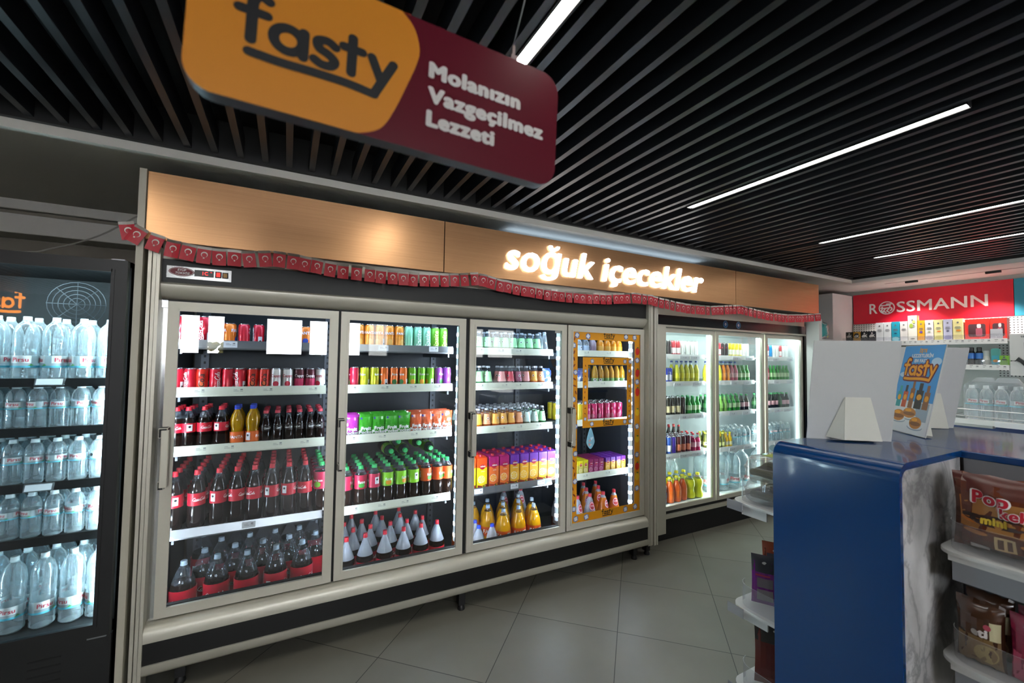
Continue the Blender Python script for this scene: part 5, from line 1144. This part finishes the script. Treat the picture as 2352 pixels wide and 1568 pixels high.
for x, h, mi, cp2, w in ((-0.105, 0.11, 6, 6, 0.018), (-0.06, 0.115, 7, 8, 0.018), (-0.01, 0.14, 5, 5, 0.017), (0.045, 0.13, 8, 8, 0.026), (0.10, 0.12, 5, 5, 0.02)):
    pq(x - w, x + w, 0.13, 0.13 + h * 0.72, mi, 3); pq(x - w * 0.5, x + w * 0.5, 0.13 + h * 0.7, 0.13 + h, cp2, 3.2); pb(x, 0.13 + h * 0.45, w * 0.7, 0.015, 3, 4)
for x, z, rx, rz in ((-0.08, 0.085, 0.05, 0.03), (0.0, 0.105, 0.05, 0.026), (0.06, 0.06, 0.045, 0.03)):
    pb(x, z - 0.022, rx * 1.25, 0.016, 9, 4.5); pb(x, z - 0.018, rx * 1.2, 0.014, 4, 5); pb(x, z, rx, rz, 10, 6); pb(x, z - 0.004, rx * 0.9, rz * 0.35, 5, 7); pb(x - 0.01, z + rz * 0.5, rx * 0.5, rz * 0.3, 3, 7)
m.build('poster', pm_, ad, smooth=0)

# ------------------------------------------------------------------ shop wall on the far side
def side(y, z, x, k=1.0):            # flat on a plane that faces -X
    return lambda u, v: (x, y - u * k, z + v * k)
tc_ = tag(empty('tall_cabinet', (6.07, 3.1, 0)), 'tall plain white cabinet between the copper fascia and the red sign', 'cabinet')
part(MB().box(5.83, 6.30, 2.73, 3.55, 0.0, 2.40), 'carcass', P('cabinet_white', 'c9c5c2', 0.5), tc_, smooth=0, bev=0.004)
part(MB().box(5.50, 5.828, 2.72, 3.0, 1.815, 1.835).box(5.50, 5.52, 2.72, 3.0, 0, 1.815), 'side_shelf', WHITEB, tc_, smooth=0)
dp_ = link('nappy_pack', pouch_mesh(0.21, 0.205, 0.10, 'd8dcda', [('q', '2a9a98', -0.105, -0.03, 0.0, 0.205), ('q', '2a9a98', -0.03, 0.105, 0.185, 0.205), ('e', 'd8a48c', 0.035, 0.12, 0.045, 0.05), ('e', 'c88c74', 0.06, 0.15, 0.03, 0.03), ('e', 'd8d838', 0.045, 0.03, 0.03, 0.012)]))
dp_.location = (5.70, 2.78, 1.838); dp_.rotation_euler = (0, 0, 0.25); tag(dp_, 'teal and white nappy pack on a side shelf by the white cabinet', 'nappy pack')
sg = tag(empty('shop_sign', (6.30, 2.04, 2.04)), 'wide red wall sign with white capital letters and a round horse emblem', 'sign')
part(MB().box(6.285, 6.31, 1.378, 2.715, 2.04, 2.405), 'panel', P('sign_red', 'c41a30', 0.35), sg, smooth=0)
SW_ = P('sign_letter_white', 'ece6e2', 0.5); m = MB()
for wd, ya, yb_ in (('SSMANN', 2.285, 1.551), ('R', 2.548, 2.468)):
    vf = text2d(wd, 0.016); q = [v[0] for v in vf[0]]; kx = (ya - yb_) / (max(q) - min(q)); m = MB()
    m.add2d(vf, lambda u, v, kx=kx, mn=min(q), ya=ya: (6.284, ya - (u - mn) * kx, 2.158 + v * 0.172))
    part(m, 'lettering', SW_, sg, smooth=0)
m = MB(); cxy, czz = 2.378, 2.216
m.add2d(strokes([arc(0, 0, 0.072, 0, 360, 30)], 0.012), side(cxy, czz, 6.284))
HO = [[(-0.055, 0.03), (0.03, 0.032), (0.045, 0.05)], [(-0.035, -0.005), (0.035, 0.0)], [(-0.04, -0.005), (-0.052, -0.03), (-0.035, -0.05)], [(-0.015, -0.01), (-0.03, -0.035), (-0.008, -0.055)], [(0.02, -0.01), (0.0, -0.035), (0.025, -0.055)], [(0.045, 0.0), (0.05, -0.02), (0.035, -0.035)], [(0.03, 0.0), (0.03, 0.045)], [(0.0, 0.045), (0.05, 0.045)], [(-0.04, 0.01), (-0.055, 0.0)]]
m.add2d(strokes(HO, 0.014), side(cxy, czz, 6.284))
part(m, 'emblem', SW_, sg, smooth=0)
tag(MB().box(6.285, 6.31, 0.2, 1.374, 2.04, 2.405).build('wall_panel', P('panel_teal', '2a8aa2', 0.4), smooth=0), 'plain teal wall panel beside the red sign', 'panel')
pg = tag(empty('pegboard', (6.30, 1.6, 1.2)), 'white perforated board carrying the shop wall shelves', 'pegboard')
part(MB().box(6.28, 6.312, 0.2, 2.715, 0.9, 2.035), 'sheet', P('pegboard_white', 'c8ccca', 0.5), pg, smooth=0)
m = MB()
for iy in range(62):
    for iz in range(24):
        y, z = 1.18 + iy * 0.025, 1.45 + iz * 0.025
        if 1.5 < y < 2.3 and (z < 1.85): continue
        m.poly([(6.2795, y - 0.005, z - 0.005), (6.2795, y + 0.005, z - 0.005), (6.2795, y + 0.005, z + 0.005), (6.2795, y - 0.005, z + 0.005)])
part(m, 'perforation', P('hole_dark', '3a3c3e', 0.8), pg, smooth=0)
def wshelf(y0, y1, z, lb):
    o = tag(empty('wall_shelf', (6.1, (y0 + y1) / 2, z)), lb, 'shelf')
    part(MB().box(5.955, 6.278, y0, y1, z - 0.02, z - 0.002), 'board', SHW, o, smooth=0)
    m = MB().box(5.948, 5.955, y0, y1, z - 0.045, z + 0.004)
    for k in range(int((y1 - y0) / 0.09)):
        y = y0 + 0.05 + k * 0.09
        for q in ((-0.03, -0.008, 0.012, 0.002), (-0.03, -0.016, -0.002, 0.0015), (0.014, 0.03, 0.004, 0.004), (0.012, 0.031, -0.006, 0.001)):
            m.poly([(5.9475, y - q[0], z - 0.02 + q[2]), (5.9475, y - q[1], z - 0.02 + q[2]), (5.9475, y - q[1], z - 0.02 + q[2] + 2 * q[3]), (5.9475, y - q[0], z - 0.02 + q[2] + 2 * q[3])], 1)
    part(m, 'price_rail', [WHITE, INK], o, smooth=0)
    part(MB().box(5.957, 5.959, y0 + 0.01, y1 - 0.01, z + 0.004, z + 0.05), 'clear_fence', ACRYL, o, smooth=0)
    return o
wshelf(1.352, 2.70, 1.803, 'upper white wall shelf under the red sign, holding perfume boxes')
wshelf(1.345, 2.40, 1.553, 'lower white wall shelf holding shampoo and deodorant')
def pbox(y0, y1, z1, col, lb, deco=None, zb=1.805, x=5.975, d=0.06, name='perfume_box', cat='box', grp='boxes on the upper wall shelf', txt=None, tcol='6a6a70'):
    mats = [P('box_' + col, col, 0.45), P('box_ink_' + tcol, tcol, 0.5)]
    yc, h = (y0 + y1) / 2, z1 - zb; m = MB().box(-d / 2, d / 2, -(y0 - y1) / 2 * -1, (y0 - y1) / 2, 0, h) if False else MB().box(0, d, -(y1 - y0) / 2 + 0.001, (y1 - y0) / 2 - 0.001, 0, h)
    w = y1 - y0; e = -0.0006
    for a, b_, zz, t in ((-0.25, 0.25, 0.60, 0.006), (-0.32, 0.32, 0.55, 0.004), (-0.2, 0.2, 0.51, 0.003)):
        m.poly([(e, -a * w, zz * h), (e, -b_ * w, zz * h), (e, -b_ * w, zz * h + t), (e, -a * w, zz * h + t)], 1)
    m.add2d(([(0.008 * math.cos(t * PI / 5), 0.009 * math.sin(t * PI / 5)) for t in range(10)], [tuple(range(10))]), side(0, h * 0.82, e), 1)
    if txt: m.add2d(text2d(txt, 0.04), side(0, h * 0.45, e - 0.0004, 0.045), 1)
    for k, (c2, yy, zz, rx, rz) in enumerate(deco or ()):
        mats.append(P('box_' + c2, c2, 0.45)); m.add2d(([(rx * math.cos(t * PI / 6), rz * math.sin(t * PI / 6)) for t in range(12)], [tuple(range(12))]), side(yy, zz * h, e - 0.0005 - 0.0002 * k), len(mats) - 1)
    o = m.build(name, mats, smooth=0); o.location = (x, yc, zb); return tag(o, lb, cat, grp)
pbox(2.296, 2.365, 2.02, 'd8dee0', 'white perfume box, first in the row after the black small boxes')
pbox(2.226, 2.293, 2.02, 'd8dee0', 'white perfume box just before the teal one')
pbox(2.151, 2.222, 2.022, '1f9ab4', 'teal perfume box with a pale arch', [('8ac8d0', 0, 0.12, 0.032, 0.02), ('103a5a', 0.0, 0.4, 0.014, 0.006)])
pbox(2.083, 2.147, 2.02, 'dcdcd8', 'white perfume box between the teal box and the tall one')
pbox(2.003, 2.08, 2.078, 'e8e6da', 'tall white perfume box with a green sprig', [('a0b848', 0.01, 0.6, 0.016, 0.025), ('c0c870', -0.012, 0.75, 0.014, 0.018), ('8a8a80', 0, 0.08, 0.02, 0.008)])
pbox(1.943, 2.0, 2.02, 'e8a818', 'golden yellow perfume box', [('6a4a9a', 0, 0.42, 0.014, 0.012), ('d89010', 0, 0.12, 0.026, 0.02)])
pbox(1.872, 1.939, 2.02, 'dcd8d6', 'white perfume box beside the golden one', [('a8a4b0', 0, 0.12, 0.03, 0.02), ('8a9a50', 0.0, 0.42, 0.012, 0.005)])
pbox(1.801, 1.868, 2.018, 'e0d898', 'pale yellow perfume box before the lavender one', [('c8c060', 0, 0.12, 0.03, 0.02), ('d8782c', -0.005, 0.43, 0.016, 0.008)])
pbox(1.73, 1.797, 2.018, 'c0c0d8', 'lavender perfume box between two pale yellow ones', [('8a8ab0', 0, 0.12, 0.03, 0.02), ('50506a', 0, 0.43, 0.012, 0.008)])
pbox(1.652, 1.726, 2.018, 'e8dc98', 'pale yellow perfume box beside the red gift box', [('e8902c', -0.005, 0.44, 0.018, 0.01)])
for y0, y1, lb in ((1.476, 1.64, 'red gift box with a dark window, beside the yellow perfume box'), (1.36, 1.468, 'red gift box with a white-topped bottle, at the end of the shelf')):
    o = tag(empty('gift_box', (5.985, (y0 + y1) / 2, 1.805)), lb, 'gift box', 'red gift boxes on the upper wall shelf'); w = (y1 - y0) / 2
    MB().box(0, 0.08, -w, w, 0, 0.20).build('carton', P('gift_red', 'd8281c', 0.45), o, smooth=0)
    MB().add2d((rrect(-w * 0.72, w * 0.72, 0.025, 0.15, 0.015, 3) , [tuple(range(16))]), side(0, 0, -0.0006)).build('window', P('gift_window', '4a2028', 0.15), o, smooth=0)
    mm_ = MB().add2d((rrect(-w * 0.1, w * 0.45, 0.03, 0.11, 0.012, 3), [tuple(range(16))]), side(0, 0, -0.0012), 1).add2d((rrect(0.0, w * 0.35, 0.11, 0.15, 0.01, 3), [tuple(range(16))]), side(0, 0, -0.0012), 0)
    mm_.build('bottle_print', [P('bottle_white', 'e0d4d4', 0.4), P('bottle_pink', 'a85060', 0.4)], o, smooth=0)
tag(MB().box(5.972, 5.974, 1.385, 1.465, 1.807, 1.90).build('info_card', P('info_grey', 'a8aab0', 0.5), smooth=0), 'grey information card leaning on the end gift box', 'card')
for k, (y0, y1, col, lb) in enumerate(((2.592, 2.664, '2a2c28', 'small black box with green tint, first after the white cabinet'), (2.515, 2.588, 'b8862c', 'small black and gold box'), (2.44, 2.511, '1a1a1c', 'small black box beside the gold one'), (2.368, 2.437, '161c26', 'small navy black box beside the white perfume boxes'))):
    pbox(y0, y1, 1.926, col, lb, [('141414', 0, 0.62, 0.026, 0.03)] if k == 1 else None, txt='dK', tcol='d0ccc8', name='small_box', grp='small black boxes on the upper wall shelf')
for k, y in enumerate((1.675, 1.604, 1.55)):
    o = tag(empty('shampoo_bottle', (6.0, y, 1.555)), 'black bottle with a blue label, %s from the poster side of the lower wall shelf' % ORD[k], 'bottle', 'black bottles on the lower wall shelf')
    MB().lathe([(0.024, 0), (0.026, 0.01), (0.026, 0.12), (0.018, 0.135)], 14).build('body', P('bottle_black', '141418', 0.3), o)
    MB().lathe([(0.0264, 0.06), (0.0264, 0.115)], 14, 0, cap0=False, cap1=False).build('label', P('label_blue', '3a78c8', 0.4), o)
    MB().lathe([(0.018, 0.135), (0.019, 0.168), (0.016, 0.172)], 14).build('cap', P('cap_black', '1c1c20', 0.3), o)
o = tag(empty('deodorant_bottle', (6.0, 1.503, 1.555)), 'white roll-on bottle on the lower wall shelf', 'bottle')
MB().lathe([(0.022, 0), (0.027, 0.03), (0.024, 0.06), (0.019, 0.085)], 14).build('body', P('rollon_white', 'e4e2d8', 0.35), o); MB().lathe([(0.02, 0.085), (0.021, 0.13), (0.017, 0.138)], 14).build('cap', P('rollon_cap', 'd4d8d4', 0.35), o)
o = tag(empty('wipes_pack', (6.0, 1.443, 1.555)), 'teal rounded pack with an orange picture on the lower wall shelf', 'pack')
MB().prism(rrect(-0.03, 0.03, 0, 0.16, 0.02, 4), lambda u, v, d: (d, -u, v), 0, 0.035).add2d((rrect(-0.024, 0.024, 0.01, 0.09, 0.004, 3), [tuple(range(16))]), side(0, 0, -0.0006), 1).add2d(([(0.018 * math.cos(t), 0.014 * math.sin(t)) for t in [k * PI / 6 for k in range(12)]], [tuple(range(12))]), side(0, 0.04, -0.0011), 2).build('body', [P('pack_teal', '5ab0a8', 0.4), P('pack_cyan', '48b8cc', 0.4), P('pack_orange', 'e89030', 0.4)], o, smooth=0)
pbox(1.352, 1.412, 1.645, '8ac838', 'bright green box at the end of the lower wall shelf', None, zb=1.555, name='green_box', grp=None)
for z0, z1, lb, k in ((1.60, 1.845, 'white blister box showing a black device, hanging beside the shelves', 0), (1.46, 1.592, 'white blister box showing a curved black device, hanging below the other', 1)):
    o = tag(empty('blister_box', (5.93, 1.24, z0)), lb, 'blister box'); h = z1 - z0
    MB().box(0, 0.03, -0.10, 0.095, 0, h).build('card', P('blister_white', 'dcdcda', 0.45), o, smooth=0)
    m = MB().prism(rrect(-0.025, 0.03, 0.08, 0.18, 0.02, 4) if k == 0 else [(-0.06, 0.14), (-0.04, 0.17), (0.0, 0.13), (0.06, 0.07), (0.1, 0.06), (0.1, 0.03), (0.02, 0.05), (-0.03, 0.12)], lambda u, v, d: (d, -u + (-0.02 if k == 0 else 0.0), v), -0.012, -0.0002)
    m.build('device', P('device_black', '18181a', 0.35), o, smooth=0)
    MB().add2d(text2d('ttec', 0.03), side(0.0, h * 0.86, -0.0006, 0.03)).build('lettering', INK, o, smooth=0)
    MB().tube([(0.015, 0, h), (0.345, 0, h + 0.02)], 0.003, 6).build('hook', STEEL, o)
# water packs on the wire rack
rk = tag(empty('wire_rack', (6.05, 1.2, 1.0)), 'white wire rack under the wall shelves holding shrink-wrapped water', 'rack')
m = MB().box(5.84, 6.272, 0.3, 1.72, 1.0, 1.012).box(5.83, 5.842, 0.3, 1.725, 0.985, 1.035)
for z in (1.06, 1.125): m.tube([(5.84, 0.3, z), (5.84, 1.72, z), (6.2, 1.735, z)], 0.004, 6)
for y in (1.72, 1.2, 0.7): m.tube([(5.84, y, 1.0), (5.84, y, 1.125)], 0.004, 6)
part(m, 'frame', WHITE, rk, smooth=0)
part(MB().box(5.826, 5.83, 1.20, 1.42, 0.98, 1.03), 'price_card', TAG, rk, smooth=0)
part(MB().box(5.98, 6.274, 0.3, 2.68, 0.0, 0.97), 'base_cabinet', P('base_blue', '12306a', 0.4), rk, smooth=0)
part(MB().box(5.90, 5.99, 1.45, 1.72, 0.955, 0.985), 'tray', SHW, rk, smooth=0)
_n, _c, _d, wb_, wp_ = PROTO['w5']
for k, (y0, lb) in enumerate(((1.445, 'shrink-wrapped pack of water bottles on the wire rack, by the display cards'), (1.04, 'shrink-wrapped pack of water bottles on the wire rack, at the picture edge'))):
    o = tag(empty('water_pack', (6.0, y0, 1.014)), lb.replace('picture edge', 'far end of the rack'), 'water pack', 'water packs on the wire rack')
    for i in range(4):
        for j in range(2):
            b_ = link('bottle', wb_, o); b_.location = (-0.05 + j * 0.1, 0.15 - i * 0.097, 0.0); b_.scale = (1.5, 1.5, 1.85); b_.rotation_euler = (0, 0, -PI / 2 + (0.3, -0.2, 0.1, 0.6)[i])
            for pn, me in wp_: link(pn, me, b_)
    MB().prism(rrect(-0.195, 0.195, 0, 0.375, 0.05, 4), lambda u, v, d: (d, -u, v), -0.102, 0.102).build('wrap', clear('shrink_film', (0.93, 0.95, 0.96), 0.12, 1.35, 0.16, (0.95, 0.97, 1.0), 0.1), o, smooth=40)
    MB().prism([(-0.17, 0.37), (-0.12, 0.42), (-0.02, 0.42), (0.0, 0.385), (0.02, 0.42), (0.14, 0.42), (0.17, 0.37)], lambda u, v, d: (d, -u, v), -0.02, 0.02).build('carry_film', clear('carry_film', (0.9, 0.92, 0.93), 0.2, 1.4, 0.3, (0.9, 0.92, 0.94)), o, smooth=0)

# track spots in the soffit slot over the shop wall
for k, (y, ty) in enumerate(((2.02, 2.1), (1.42, 1.5))):
    o = tag(empty('track_spot', (5.915, y, 2.44)), 'small black spot lamp in the soffit slot, %s' % ('over the white perfume boxes' if k == 0 else 'over the red gift boxes'), 'spot lamp', 'black spot lamps over the shop wall')
    MB().box(-0.014, 0.014, -0.05, 0.05, -0.012, 0.008).build('head', BLACKM, o, smooth=0)
    ld = bpy.data.lights.new('spot_light', 'SPOT'); ld.energy = 48; ld.color = (1.0, 0.9, 0.85); ld.spot_size = 1.5; ld.spot_blend = 0.6; ld.shadow_soft_size = 0.03
    lo = bpy.data.objects.new('spot_light', ld); COL.objects.link(lo); lo.location = (5.915, y, 2.42)
    lo.rotation_euler = (Vector((6.06, ty, 1.95)) - Vector((5.915, y, 2.42))).to_track_quat('-Z', 'Y').to_euler()

# lit word on the wall behind, seen only as a reflection in the cooler door
lw = tag(empty('lit_sign', (-4.13, -4.97, 2.28)), 'orange lit word on the wall opposite the fridges', 'sign')
part(MB().add2d(strokes(FASTY, 0.3), lambda u, v: (-4.13 - u * 0.12, -4.98, 2.26 + v * 0.15)), 'lettering', P('lit_orange', 'ff9010', 0.5, emit=9.0), lw, smooth=0)
